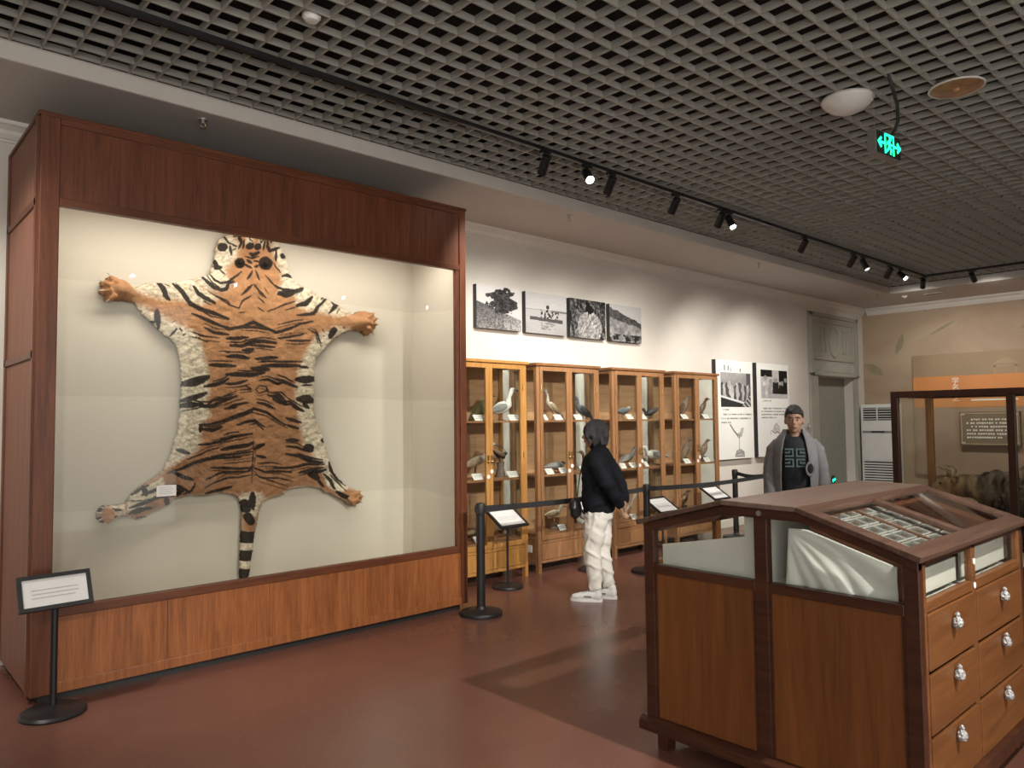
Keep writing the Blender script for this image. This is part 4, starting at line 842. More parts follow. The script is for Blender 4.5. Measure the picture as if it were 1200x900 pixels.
B('black bird with raised tail on the top shelf between two brown cabinets', *at(763, Z1), 2.5, L=0.22, stance=-0.4, neck=0.06, bill=0.04, body='black', wing='slate', legs=0.04, fat=0.34, tail=0.5)
B('grey bird with dark crest on a middle shelf near its two white cards', *at(735, Z2), -0.3, L=0.24, stance=0.45, neck=0.07, bill=0.05, body='grey', wing='speckled', head='slate', legs=0.06, fat=0.34)
B('large grey and white gull-like bird on a middle shelf', *at(766, Z2), 2.9, L=0.34, stance=0.15, neck=0.08, bill=0.06, body='white', wing='grey', legs=0.06, fat=0.32)
B('thin pale bird upright on the bottom shelf near the person in white trousers', *at(735, Z3), -0.3, L=0.2, stance=0.9, neck=0.1, bill=0.05, body='pale', wing='tan', legs=0.08, fat=0.26)
B('grey duck on the bottom shelf behind the barrier post', *at(770, Z3), 2.9, L=0.28, stance=0.1, neck=0.05, bill=0.05, body='speckled', wing='grey', legs=0.03, fat=0.36)
B('tall barred owl-like bird on the top shelf beside the white wall panels', *at(802, Z1), -1.2, L=0.26, stance=1.15, neck=0.05, bill=0.02, body='speckled', wing='brown', head='speckled', legs=0.04, fat=0.36, stump=0.06)
B('slim brown bird on the top shelf beside the white wall panels', *at(824, Z1), -1.4, L=0.22, stance=1.1, neck=0.05, bill=0.03, body='brown', wing='speckled', legs=0.05, fat=0.3, stump=0.06)
B('tall mottled bird of prey on the middle shelf beside the white wall panels', *at(803, Z2), -1.2, L=0.28, stance=1.2, neck=0.05, bill=0.025, body='speckled', wing='tan', legs=0.05, fat=0.32, stump=0.06)
B('mottled brown bird of prey on the middle shelf near a white tag', *at(824, Z2), -1.4, L=0.25, stance=1.15, neck=0.05, bill=0.025, body='tan', wing='speckled', legs=0.05, fat=0.32, stump=0.06)
B('small brown owl-like bird on the bottom shelf behind the belt barrier', *at(800, Z3), -1.2, L=0.22, stance=1.1, neck=0.04, bill=0.02, body='brown', wing='tan', legs=0.04, fat=0.36, stump=0.05)
# white caption cards, leaning back on the shelf edge
CARD = None
def card(px, z, wd, label):
    p = on_y(px, 500, 5.725); 
    t = thing('caption_card', label, 'card', (p.x, 5.725, z), 0, 'white caption cards in the cabinets')
    m_ = MB(); m_.M = Matrix.Rotation(math.radians(-38), 4, 'X')
    m_.box(-wd/2, wd/2, -0.001, 0.001, 0, 0.075); obj('card', m_, 'white_card', t, local=True)
    s_ = MB(); s_.box(-0.02, 0.02, 0.028, 0.03, 0, 0.045); obj('support', s_, 'white_card', t, local=True)
    for i in range(3):
        l_ = MB(); l_.M = Matrix.Rotation(math.radians(-38), 4, 'X'); l_.box(-wd*0.4, wd*(0.4-0.1*i), -0.0016, -0.001, 0.055-i*0.016, 0.059-i*0.016); obj('text_line', l_, 'grey_metal', t, local=True)
g_ = 'golden cabinet'; s2 = 'cabinet with the side plate'
for px, z, wd, lab in [(563, Z1, .13, 'white card under the olive bird in the '+g_), (604, Z1, .14, 'white card beside the white duck in the '+g_), (561, Z2, .13, 'white card under the long-billed wader'), (602, Z2, .14, 'white card beside the bird on the stump in the '+g_), (562, Z3, .12, 'white card on the bottom shelf of the '+g_),
    (641, Z1, .05, 'tiny white card on the top shelf of the '+s2), (656, Z1, .12, 'white card beside the pale long-necked bird'), (679, Z1, .11, 'white card under the dark pigeon-like bird'), (645, Z2, .11, 'white card before the head of the flat lying bird'), (661, Z2, .11, 'white card before the tail of the flat lying bird'), (684, Z2, .08, 'white card on the middle shelf behind the person in black'), (659, Z3, .11, 'white card beside the speckled sandpiper'),
    (740, Z1, .12, 'white card beside the small white-headed bird'), (756, Z1, .08, 'white card under the black bird with raised tail'), (731, Z2, .10, 'white card under the crested grey bird'), (743, Z2, .12, 'white card right beside the crested grey bird'), (758, Z2, .07, 'white card under the gull-like bird'), (743, Z3, .12, 'white card near the thin pale upright bird'),
    (804, Z1, .13, 'white card under the owl-like bird of the top shelf'), (829, Z1, .12, 'white card under the slim brown bird'), (806, Z2, .13, 'white card under the tall mottled bird of prey'), (829, Z2, .12, 'white card under the mottled brown bird of prey')]:
    card(px, z, wd, lab)
# ================================================================ PHOTOGRAPHS AND PANELS ON THE LONG WALL
def gray(g): g = 0.8*np.clip(g, 0, 1)**2.2; return np.stack([g*0.98, g*0.96, g*0.94], -1)
def pic_tree(s, t):
    sky = 0.80+0.08*t; gl = 0.62-0.36*s; n = fbm(s*40, t*40, 5, 3); g = np.where(t < gl, 0.30+0.55*(n-0.2)*(1.2-t*1.3)+0.1*(s > 0.6), sky)
    r = np.hypot((s-0.56)/0.30, (t-0.66)/0.30)+(fbm(s*9, t*9, 9, 4)-0.5)*1.3; g = np.where((r < 0.95), 0.14+0.5*(fbm(s*30, t*30, 11, 3)-0.3).clip(0), g)
    return gray(g)
def pic_boat(s, t):
    g = np.where(t > 0.58, 0.80, 0.66+0.16*t)+0.05*(fbm(s*6, t*50, 4, 2)-0.5)
    g = np.where((t > 0.555) & (t < 0.60) & (s > 0.62), 0.42, g); g = np.where((np.abs(t-0.585) < 0.006), 0.5, g)
    hull = (t > 0.33-0.05*(s-0.1)) & (t < 0.41-0.03*s) & (s > 0.1) & (s < 0.9); g = np.where(hull, 0.32, g)
    sup = (t > 0.38) & (t < 0.56+0.06*np.sin(s*40)*(s < 0.6)) & (s > 0.36) & (s < 0.80); g = np.where(sup, np.where(fbm(s*26, t*20, 6, 2) > 0.52, 0.75, 0.22), g)
    g = np.where((np.hypot((s-0.53)/0.04, (t-0.67)/0.05) < 1), 0.25, g); g = np.where((np.abs(s-0.53) < 0.008) & (t > 0.5) & (t < 0.68), 0.2, g)
    g = np.where((t < 0.3) & (t > 0.1) & (np.abs(s-0.55) < 0.18) & (fbm(s*14, t*40, 8, 2) > 0.5), 0.52, g)
    return gray(g)
def pic_reeds(s, t):
    n = fbm(s*26+t*8, t*14-s*9, 14, 4); m_ = fbm(s*34-t*14, t*20, 19, 3); g = 0.16+1.15*(n-0.35)*0.9+0.3*(m_-0.5)
    mound = np.hypot((s-0.55)/0.34, (t-0.28)/0.42) < 1; g = np.where(mound, 0.45+0.75*(m_-0.3), g)
    g = np.where(np.hypot((s-0.54)/0.13, (t-0.76)/0.12)+(n-0.5) < 1, 0.12, g); return gray(g)
def pic_hill(s, t):
    top = 0.92-0.36*s+0.10*(fbm(s*9, t*0, 2, 3)-0.5); g = np.where(t > top, 0.78, 0.16+0.3*fbm(s*18, t*18, 3, 3))
    g = np.where(t < 0.62-0.18*s+0.12*(fbm(s*8, t*5, 7, 3)-0.5), 0.35+0.45*fbm(s*12, t*12, 12, 4), g)
    g = np.where((t < 0.2) & (fbm(s*16, t*12, 25, 3) > 0.52), 0.16, g); return gray(g)
for (x0, x1), fn, lab in [((5.06, 5.71), pic_tree, 'black and white photograph of a tree on a grassy slope'), ((5.78, 6.45), pic_boat, 'black and white photograph of a boat on flat water'), ((6.51, 7.16), pic_reeds, 'black and white photograph of dense reeds and grass'), ((7.24, 7.88), pic_hill, 'black and white photograph of a wooded hillside')]:
    z0, z1 = 2.60, 3.07; k_ = 6.04/6.1; x0 *= k_; x1 *= k_; z0 = EYE+(z0-EYE)*k_; z1 = EYE+(z1-EYE)*k_
    t = thing('wall_photograph', lab, 'photograph', ((x0+x1)/2, YB, z0), 0, 'photographs above the cabinets')
    obj('board', MB().box(x0, x1, 6.042, 6.099, z0, z1), 'black_plastic', t)
    grid_print('print', x1-x0, z1-z0, 120, 86, fn, 'photo_print', t, (x0, 6.04, z0), (1, 0, 0), (0, 0, 1))
def pic_table(s, t):
    n = fbm(s*14, t*6, 31, 3); g = 0.55+0.25*(t-0.5)+0.15*(n-0.5)
    g = np.where((s > 0.85) & (t > 0.4), 0.35, g)
    st = np.sin(s*34+6*(fbm(s*5, t*4, 34, 2)))*0.5+0.5; hi = 0.55+0.25*fbm(s*7, t*0, 36, 2)
    g = np.where((t < hi) & (t > 0.2), np.where(st > 0.5, 0.88-0.3*n, 0.22+0.2*n), g)
    edge = 0.30-0.25*s; g = np.where(t < edge+0.04, 0.9, g); g = np.where(t < edge-0.02, 0.2, g)
    g = np.where((t < (s-0.66)*1.1), np.where(np.sin((s+t)*40) > 0.3, 0.75, 0.3), g)
    return gray(g)
def pic_people(s, t):
    n = fbm(s*9, t*6, 41, 3); g = 0.72+0.1*n+0*t; g = np.where((s < 0.42) & (t > 0.75), 0.1, g)
    g = np.where((s > 0.68) & (t > 0.6), 0.08, g)
    for (c_, w_, h_, b_) in ((0.17, .12, .78, .8), (0.36, .1, .66, .7), (0.55, .12, .7, .15), (0.80, .13, .6, .12), (0.93, .1, .72, .1)):
        body = (np.abs(s-c_) < w_*(1.2-0.6*t)) & (t < h_-0.12); g = np.where(body, b_*(0.75+0.5*n), g); g = np.where(np.hypot((s-c_)/0.06, (t-h_+0.06)/0.085) < 1, 0.62, g)
    g = np.where((t < 0.16) & (s > 0.2), 0.75+0.2*(n-0.5), g); return gray(g)
plain('panel_white', (0.74, 0.74, 0.70), 0.55, var=0.02); plain('ink', (0.03, 0.03, 0.03), 0.7); plain('ink_grey', (0.18, 0.18, 0.17), 0.7)
PY = 6.03
def rect(px0, py0, px1, py1): a, c_ = on_y(px0, py1, PY), on_y(px1, py0, PY); return a.x, c_.x, (a.z+on_y(px1, py1, PY).z)/2, (c_.z+on_y(px0, py0, PY).z)/2
def text_rows(x0, x1, ztop, rows, pitch, h, y, seed, short=()):
    rn = random.Random(seed); mb = MB()
    for i in range(rows):
        x = x0+(0.06 if i == 0 else 0); xe = x1-(short[i] if i < len(short) else 0)*(x1-x0); z = ztop-i*pitch
        while x < xe: w_ = h*rn.uniform(0.8, 1.0); mb.box(x, x+w_, y-0.0012, y, z-h*rn.uniform(0.7, 1), z); x += h*rn.choice([1.25, 1.25, 1.25, 2.2])
    return mb
# first panel
x0, x1, z0, z1 = 9.52, 10.53, 1.0, 2.47
t = thing('info_panel', 'tall white wall panel with a photograph and a drawing of a long-tailed bird', 'panel', ((x0+x1)/2, YB, z0), 0, 'white info panels on the wall')
obj('board', MB().box(x0, x1, PY+0.002, PY+0.069, z0, z1), 'black_plastic', t); obj('face', MB().box(x0, x1, PY, PY+0.002, z0, z1), 'panel_white', t)
a, c_, e, g = rect(845, 437, 879, 477); grid_print('photo', c_-a, g-e, 90, 74, pic_table, 'poster_print', t, (a, PY-0.001, e), (1, 0, 0), (0, 0, 1))
obj('text_block', text_rows(a, c_, e-0.10, 3, 0.06, 0.024, PY, 3, (0.0, 0.02, 0.7)), 'ink_grey', t)
obj('text_block', text_rows(a, a+0.2, e-0.03, 1, 0.08, 0.022, PY, 4), 'ink_grey', t)
obj('text_block', MB().box(a+0.1, a+0.13, PY-0.001, PY, g+0.03, g+0.11).box(a+0.2, a+0.23, PY-0.001, PY, g+0.03, g+0.10).box(a+0.27, a+0.29, PY-0.001, PY, g+0.02, g+0.07).box(c_-0.3, c_-0.27, PY-0.001, PY, g+0.02, g+0.07), 'ink_grey', t)
bx, bz = (a+c_)/2+0.05, on_y(862, 510, PY).z
dg = MB()
def stroke(mb, pts, w_, y=PY):
    for p_, q_ in zip(pts[:-1], pts[1:]):
        d_ = Vector((q_[0]-p_[0], 0, q_[1]-p_[1])); L_ = d_.length; d_.normalize(); mb.obox(((p_[0]+q_[0])/2, y-0.0008, (p_[1]+q_[1])/2), d_, (0, 1, 0), d_.cross(Vector((0, 1, 0))), L_/2+w_*0.3, 0.0008, w_/2)
stroke(dg, [(bx-0.32, bz+0.22), (bx-0.18, bz+0.09), (bx-0.05, bz+0.0)], 0.035); stroke(dg, [(bx-0.12, bz+0.04), (bx, bz-0.06), (bx+0.1, bz-0.02), (bx+0.16, bz+0.08), (bx+0.17, bz+0.14), (bx+0.11, bz+0.13), (bx+0.05, bz+0.05), (bx-0.06, bz+0.02)], 0.014)
stroke(dg, [(bx+0.02, bz-0.06), (bx+0.0, bz-0.3)], 0.014); stroke(dg, [(bx-0.03, bz-0.01), (bx+0.07, bz+0.0)], 0.02); stroke(dg, [(bx+0.02, bz-0.02), (bx+0.12, bz+0.06)], 0.012)
stroke(dg, [(bx-0.15, bz-0.42), (bx-0.1, bz-0.32), (bx+0.05, bz-0.29), (bx+0.18, bz-0.34), (bx+0.2, bz-0.44), (bx-0.15, bz-0.43)], 0.016); stroke(dg, [(bx-0.1, bz-0.38), (bx+0.1, bz-0.34), (bx+0.16, bz-0.4)], 0.02)
SC = 0.74
def shrink(mb): mb.v = [(bx+(p[0]-bx)*SC, p[1], bz+(p[2]-bz)*SC) for p in mb.v]; return mb
obj('bird_drawing', shrink(dg), 'ink_grey', t)
plain('ink_soft', (0.36, 0.36, 0.34), 0.7, var=0.3, s=40); plain('ink_pale', (0.52, 0.52, 0.49), 0.7, var=0.25, s=40)
obj('bird_shading', shrink(MB().prism([(bx-0.12, bz+0.04), (bx, bz-0.06), (bx+0.1, bz-0.02), (bx+0.16, bz+0.08), (bx+0.17, bz+0.14), (bx+0.11, bz+0.13), (bx+0.05, bz+0.05), (bx-0.06, bz+0.02)], 'y', PY-0.0006, PY)), 'ink_pale', t)
obj('rock_shading', shrink(MB().prism([(bx-0.15, bz-0.42), (bx-0.1, bz-0.32), (bx+0.05, bz-0.29), (bx+0.18, bz-0.34), (bx+0.2, bz-0.44)], 'y', PY-0.0006, PY)), 'ink_soft', t)
# second panel
x0, x1 = 10.66, 11.67
t = thing('info_panel', 'tall white wall panel with a group photograph, behind the person in grey', 'panel', ((x0+x1)/2, YB, z0), 0, 'white info panels on the wall')
obj('board', MB().box(x0, x1, PY+0.002, PY+0.069, z0, z1), 'black_plastic', t); obj('face', MB().box(x0, x1, PY, PY+0.002, z0, z1), 'panel_white', t)
a, c_, e, g = rect(892, 434, 922, 467); grid_print('photo', c_-a, g-e, 90, 74, pic_people, 'poster_print', t, (a, PY-0.001, e), (1, 0, 0), (0, 0, 1))
obj('text_block', text_rows(a, c_, e-0.15, 4, 0.048, 0.024, PY, 5, (0, 0, 0.05, 0.45)), 'ink_grey', t); obj('text_block', text_rows(a, a+0.3, e-0.03, 1, 0.08, 0.022, PY, 6), 'ink_grey', t)
dg = MB(); bx = (a+c_)/2-0.02; bz = on_y(908, 505, PY).z
stroke(dg, [(bx-0.22, bz-0.1), (bx-0.18, bz+0.02), (bx-0.1, bz-0.02), (bx-0.02, bz+0.14), (bx+0.1, bz+0.2), (bx+0.22, bz+0.1), (bx+0.26, bz-0.06)], 0.012); stroke(dg, [(bx-0.1, bz-0.02), (bx+0.02, bz-0.06), (bx+0.14, bz-0.02), (bx+0.24, bz-0.07)], 0.026); stroke(dg, [(bx+0.02, bz+0.1), (bx+0.06, bz-0.02)], 0.014)
SC = 0.62
obj('sketch_drawing', shrink(dg), 'ink_grey', t)
obj('sketch_shading', shrink(MB().prism([(bx-0.02, bz+0.14), (bx+0.1, bz+0.2), (bx+0.22, bz+0.1), (bx+0.24, bz-0.07), (bx-0.1, bz-0.02)], 'y', PY-0.0006, PY)), 'ink_pale', t)

for o_ in bpy.data.objects:
    if o_.name.split('.')[0] in ('text_block',): o_['kind'] = 'stuff'
# ================================================================ WOODEN SPECIMEN CASE WITH DRAWERS
WX0, WX1, WY0, WY1 = 2.98, 4.34, 1.055, 2.315
E0, T0, T1, E1 = (WY0-0.025, 1.075), (1.51, 1.222), (1.86, 1.226), (WY1+0.025, 1.095)
tw = thing('specimen_case', 'old dark wooden specimen case with a glazed gabled top and drawers with wrapped knobs', 'specimen case', ((WX0+WX1)/2, (WY0+WY1)/2, 0))
for x in (WX0+0.04, WX1-0.10):
    for y in (WY0+0.03, WY1-0.09): obj('leg', MB().box(x, x+0.06, y, y+0.06, 0, 0.11), 'desk_dark', tw)
obj('base_moulding', MB().prism([(WX0-0.03, 0.10), (WX1+0.03, 0.10), (WX1+0.03, 0.145), (WX1, 0.165), (WX0, 0.165), (WX0-0.03, 0.145)], 'y', WY0-0.03, WY1+0.03), 'desk_dark', tw, bevel=0.004)
ZB, ZW = 0.165, 0.885                           # body, window sill
YM = 1.69
for y0, y1 in ((WY1-0.055, WY1), (YM-0.03, YM+0.03), (WY0, WY0+0.055)):
    zt = {0: 1.08, 1: 1.2, 2: 1.06}[0 if y0 > 2 else 1 if y0 > 1.5 else 2]
    for x in (WX0, WX1-0.045): obj('post', MB().box(x, x+0.045, y0, y1, ZB, zt), 'desk_dark', tw, bevel=0.003)
for x in (WX0+0.012, WX1-0.03):
    for y0, y1 in ((YM+0.03, WY1-0.055), (WY0+0.055, YM-0.03)):
        obj('end_panel', MB().box(x, x+0.018, y0, y1, ZB, ZW-0.03), 'desk_wood', tw)
        [obj('bead', MB().box(x-0.008, x+0.004, yb_, yb_+0.012, ZB, ZW-0.03), 'desk_dark', tw) for yb_ in (y0, y1-0.012)]
        obj('sill', MB().box(x-0.014, x+0.03, y0, y1, ZW-0.03, ZW+0.012), 'desk_dark', tw, bevel=0.003)
def zroof(y):
    P_ = [E0, T0, T1, E1]
    for (a, za), (c_, zc) in zip(P_[:-1], P_[1:]):
        if a <= y <= c_: return za+(zc-za)*(y-a)/(c_-a)
    return 1.08
for x in (WX0, WX1-0.035):                     # raking gable rails and the two gable panes
    ys = [WY0, T0[0], T1[0], WY1]
    obj('gable_rail', MB().prism([(y, zroof(y)-0.012) for y in ys]+[(y, zroof(y)-0.055) for y in reversed(ys)], 'x', x-(0.004 if x == WX0 else -0.012), x+(0.035 if x == WX0 else 0.039)), 'desk_dark', tw, bevel=0.003)
    for ya, yb in ((WY0+0.05, YM-0.028), (YM+0.028, WY1-0.05)):
        tops = sorted([ya, yb]+[q for q in (T0[0], T1[0]) if ya < q < yb])
        obj('gable_pane', MB().prism([(ya, ZW+0.008), (yb, ZW+0.008)]+[(y, zroof(y)-0.05) for y in reversed(tops)], 'x', x+0.015, x+0.019), 'case_glass', tw)
# roof: a flat board and two glazed slopes
def slab(ya, yb, xa, xb, th, mat_, nm, up=0.0, bev=0.003, par=None):
    n = Vector((0, -(zroof(yb)-zroof(ya)), yb-ya)).normalized()*th
    pts = [(ya, zroof(ya)+up), (yb, zroof(yb)+up), (yb-n.y, zroof(yb)+up-n.z), (ya-n.y, zroof(ya)+up-n.z)]
    return obj(nm, MB().prism(pts, 'x', xa, xb), mat_, par or tw, bevel=bev)
RX0, RX1 = WX0-0.035, WX1+0.035
slab(T0[0], T1[0], RX0, RX1, 0.022, 'desk_top_sheen', 'top_board', 0.012)
for lo, hi in ((E0[0], T0[0]), (T1[0], E1[0])):
    a, c_ = (lo, lo+0.075) if lo < 1.2 else (hi-0.075, hi)
    slab(a, c_, RX0, RX1, 0.024, 'desk_roof', 'eave_rail', 0.012)
    a2, c2 = (hi-0.05, hi) if lo < 1.2 else (lo, lo+0.05)
    slab(a2, c2, RX0, RX1, 0.022, 'desk_roof', 'ridge_rail', 0.012)
    ia, ib = (a+0.075, a2) if lo < 1.2 else (c2, a)
    for xa, xb in ((RX0, WX0+0.05), (3.60, 3.66), (WX1-0.05, RX1)): slab(ia, ib, xa, xb, 0.022, 'desk_roof', 'rafter', 0.012)
    for xa, xb in ((WX0+0.05, 3.60), (3.66, WX1-0.05)): slab(ia-0.006, ib+0.006, xa-0.006, xb+0.006, 0.004, 'case_glass', 'roof_pane', 0.002, 0.0)
obj('nail_disc', MB().cyl((WX0-0.004, YM, 1.19), (WX0-0.009, YM, 1.19), 0.012, n=12), 'grey_metal', tw)
# drawer front side and its little windows
XC = 3.60
for ya, s in ((WY0, -1), (WY1, 1)):
    yo, yi = (ya, ya+0.03) if s < 0 else (ya-0.03, ya)
    obj('front_stile', MB().box(XC-0.022, XC+0.022, yo, yi, ZB, 1.06), 'desk_drawer', tw, bevel=0.003)
    obj('front_stile', MB().box(WX0+0.045, WX0+0.07, yo, yi, ZB, 1.06), 'desk_drawer', tw, bevel=0.003)
    obj('front_stile', MB().box(WX1-0.075, WX1-0.045, yo, yi, ZB, 1.06), 'desk_drawer', tw, bevel=0.003)
    obj('front_rail', MB().box(WX0+0.045, WX1-0.045, yo, yi, 1.045, 1.075), 'desk_dark', tw)
    for xa, xb in ((WX0+0.07, XC-0.022), (XC+0.022, WX1-0.075)):
        obj('window_sill', MB().box(xa, xb, yo, yi, ZW-0.02, ZW+0.02), 'desk_drawer', tw, bevel=0.003)
        obj('window_pane', MB().box(xa, xb, (yo+yi)/2-0.002, (yo+yi)/2+0.002, ZW+0.02, 1.045), 'case_glass', tw)
        zs = [ZB, 0.40, 0.635, ZW-0.022]
        for i in range(3):
            yf = yo-0.004 if s < 0 else yi+0.004
            d = obj('drawer', MB().box(xa+0.002, xb-0.002, yf, (yo+yi)/2, zs[i]+(0.012 if i else 0.0), zs[i+1]-0.004), 'desk_drawer', tw, bevel=0.004)
            xm, zm = (xa+xb)/2, zs[i+1]-0.075 if i == 2 else zs[i+1]-0.05
            k0 = yf+s*0.0
            obj('knob', MB().cyl((xm, k0, zm), (xm, k0+s*0.01, zm), 0.008, n=8).ell((xm, k0+s*0.014, zm), (0.016, 0.012, 0.016)), 'black_metal', d, smooth=True)
            w_ = MB().lathe([(0.004, 0.042), (0.012, 0.032), (0.009, 0.024), (0.020, 0.012), (0.024, -0.002), (0.02, -0.016), (0.008, -0.026)], (0, 0, 0), 11)
            p_k = 0.95; w_.v = [(q[0]*p_k, q[1]*p_k, q[2]*p_k) for q in w_.v]; w_.v = [(xm+p[0]*(1+0.18*math.sin(p[2]*300+p[1]*400)), k0+s*(0.017)+p[1]*0.9, zm+p[2]) for p in w_.v]
            obj('plastic_wrap', w_, 'wrap_film', d)
for zz, yy in ((ZW+0.0, WY0), (ZW+0.1, WY0)): obj('paper_disc', MB().cyl((XC, yy-0.001, zz), (XC, yy-0.003, zz), 0.013, n=14), 'white_card', tw)
# white lining boards and the hanging cloth seen through the panes
plain('lining_white', (0.70, 0.70, 0.66), 0.7, var=0.03); plain('cloth_white', (0.74, 0.75, 0.73), 0.85, var=0.04)
obj('inner_floor', MB().box(WX0+0.05, WX1-0.05, WY0+0.04, WY1-0.04, ZW-0.02, ZW-0.005), 'lining_white', tw)
obj('inner_board', MB().box(WX0+0.075, XC-0.03, WY0+0.06, WY0+0.068, ZW+0.018, ZW+0.115), 'lining_white', tw)
obj('inner_board', MB().box(XC+0.03, WX1-0.08, WY0+0.06, WY0+0.068, ZW+0.018, ZW+0.125), 'lining_white', tw)
obj('inner_board', MB().prism([(YM+0.115, ZW), (WY1-0.06, ZW), (WY1-0.06, ZW+0.10), (YM+0.115, ZW+0.185)], 'x', WX0+0.07, WX0+0.08), 'lining_white', tw)
obj('inner_board', MB().box(WX0+0.062, WX0+0.07, YM+0.035, YM+0.11, ZW, 1.17), 'lining_white', tw)
obj('inner_board', MB().box(WX0+0.07, WX1-0.07, YM-0.01, YM+0.0, ZW, 1.19), 'lining_white', tw)
# sloping tray under the near glass slope
tr = thing('specimen_tray', 'sloping brown rimmed tray under the glass slope of the wooden case', 'tray', (3.65, 1.3, ZW))
def tray_z(y): return zroof(y)-0.058
TYA, TYB = WY0+0.075, 1.555
def tslab(ya, yb, xa, xb, z0, z1, nm, mat_, par=tr): return obj(nm, MB().prism([(ya, tray_z(min(ya, T0[0]))+z0), (yb, tray_z(min(yb, T0[0]))+z0), (yb, tray_z(min(yb, T0[0]))+z1), (ya, tray_z(min(ya, T0[0]))+z1)], 'x', xa, xb), mat_, par)
TYB = 1.50
tslab(TYA, TYB, WX0+0.08, 4.27, -0.012, 0.0, 'tray_bed', 'desk_dark')
for ya, yb, xa, xb in ((TYA-0.012, TYB, WX0+0.068, WX0+0.08), (TYA-0.012, TYB, 4.27, 4.282), (TYA-0.012, TYA, WX0+0.08, 4.27), (TYB-0.012, TYB, WX0+0.08, 4.27), (TYA, TYB-0.012, 3.445, 3.475), (TYA, TYB-0.012, 3.725, 3.755)):
    tslab(ya, yb, xa, xb, -0.03, 0.022, 'tray_rim', 'tray_wood')
for y, x in ((TYA+0.03, 3.1), (TYA+0.03, 4.2), (TYB-0.04, 3.1), (TYB-0.04, 4.2)): obj('tray_leg', MB().box(x, x+0.03, y, y+0.03, ZW-0.005, tray_z(y)-0.01), 'tray_wood', tr)
# little glass-lidded boxes in the tray
sl = math.atan2(T0[1]-E0[1], T0[0]-E0[0]); box0 = None
BX = [(3.115, 0), (3.215, 0), (3.42, 0), (3.52, 0), (3.72, 0), (3.82, 0)]
for ci, (bxx, _) in enumerate([(3.27, 0), (3.382, 0), (3.542, 0), (3.656, 0)]):
    for r_ in range(5):
        y = TYA+0.045+r_*0.077
        if box0 is None:
            box0 = thing('specimen_box', 'small dark glass-lidded specimen box in rows in the sloping tray', 'specimen box', (0, 0, 0), 0, 'glass-lidded boxes in the tray')
            obj('box', MB().box(-0.05, 0.05, -0.033, 0.033, 0, 0.014), 'slate_card', box0, local=True)
            obj('lid_rim', MB().box(-0.05, 0.05, -0.034, -0.030, 0.012, 0.017).box(-0.05, 0.05, 0.030, 0.034, 0.012, 0.017).box(-0.051, -0.047, -0.03, 0.03, 0.012, 0.017).box(0.047, 0.051, -0.03, 0.03, 0.012, 0.017), 'white_card', box0, local=True)
            obj('specimen', MB().ell((0, 0, 0.014), (0.02, 0.012, 0.004), 8, 6), 'bird_brown', box0, smooth=True, local=True)
            bb = box0
        else: bb = copy_tree(box0)
        bb.location = (bxx, y, tray_z(y)+0.001); bb.rotation_euler = (sl, 0, random.uniform(-0.03, 0.03))
# cloth hanging from the tray edge
cl_ = MB(); n, m_ = 64, 30; vs = []
for j in range(m_+1):
    for i in range(n+1):
        s = i/n; q = j/m_; y = WY0+0.10+s*0.44; zt = tray_z(min(y, T0[0]))-0.034; zb = ZW+0.004
        z = zt+(zb-zt)*q; dy_, dz_ = WY0+0.56-y, 1.13-z; fi = math.atan2(dz_, dy_)*7.5; tri = abs((fi/PI) % 2-1); x = WX0+0.07-0.024*tri*min(1, 5*math.hypot(dy_, dz_)*q)-0.004*math.sin(fi*3+s*9)*q
        vs.append((x, y+0.02*q*math.sin(s*7), z))
cl_.add(vs, [(j*(n+1)+i, j*(n+1)+i+1, (j+1)*(n+1)+i+1, (j+1)*(n+1)+i) for j in range(m_) for i in range(n)])
o = obj('white_cloth', cl_, 'cloth_white', None, smooth=True, loc=(WX0+0.05, 1.35, ZW)); tag(o, 'creased white cloth hanging from the tray inside the wooden case', 'cloth')
sd = o.modifiers.new('s', 'SOLIDIFY'); sd.thickness = 0.003
# ================================================================ BELT BARRIERS AND READING STANDS
def barrier(loc, label):
    t = thing('barrier_post', label, 'barrier', (loc[0], loc[1], 0), 0, 'belt barrier posts')
    x, y = loc
    obj('base', MB().lathe([(0.175, 0), (0.178, 0.012), (0.17, 0.03), (0.10, 0.042), (0.045, 0.05), (0.038, 0.07)], (x, y, 0), 32), 'black_metal', t, smooth='auto')
    obj('pole', MB().cyl((x, y, 0.05), (x, y, 0.86), 0.036, n=20), 'black_metal', t, smooth='auto')
    obj('head', MB().lathe([(0.036, 0.82), (0.04, 0.83), (0.04, 0.90), (0.034, 0.915), (0.01, 0.92)], (x, y, 0), 20), 'black_plastic', t, smooth='auto')
    obj('belt_slot', MB().box(x-0.044, x+0.044, y-0.02, y+0.02, 0.84, 0.895), 'black_plastic', t)
    return t
def belt(t, a, c_):
    a, c_ = Vector((a[0], a[1], 0.868)), Vector((c_[0], c_[1], 0.868)); n = 10; vs = []; d = (c_-a).normalized(); nrm = Vector((-d.y, d.x, 0))
    a = a+d*0.038; c_ = c_-d*0.038
    for i in range(n+1):
        p = a.lerp(c_, i/n); sag = -0.025*math.sin(PI*i/n)
        for h in (-0.024, 0.024):
            for w_ in (-0.0012, 0.0012): vs.append(p+nrm*w_+Vector((0, 0, h+sag)))
    fs = []
    for i in range(n):
        k = i*4; fs += [(k, k+4, k+6, k+2), (k+1, k+3, k+7, k+5), (k, k+1, k+5, k+4), (k+2, k+6, k+7, k+3)]
    fs += [(0, 2, 3, 1), (n*4, n*4+1, n*4+3, n*4+2)]
    obj('belt', MB().add(vs, fs), 'belt_fabric', t)
PA, PB, PC, PD = (4.03, 4.83), (6.39, 4.92), (8.80, 4.88), (9.02, 5.46)
ta = barrier(PA, 'black belt barrier post at the corner of the tiger case'); tb = barrier(PB, 'black belt barrier post before the brown cabinets')
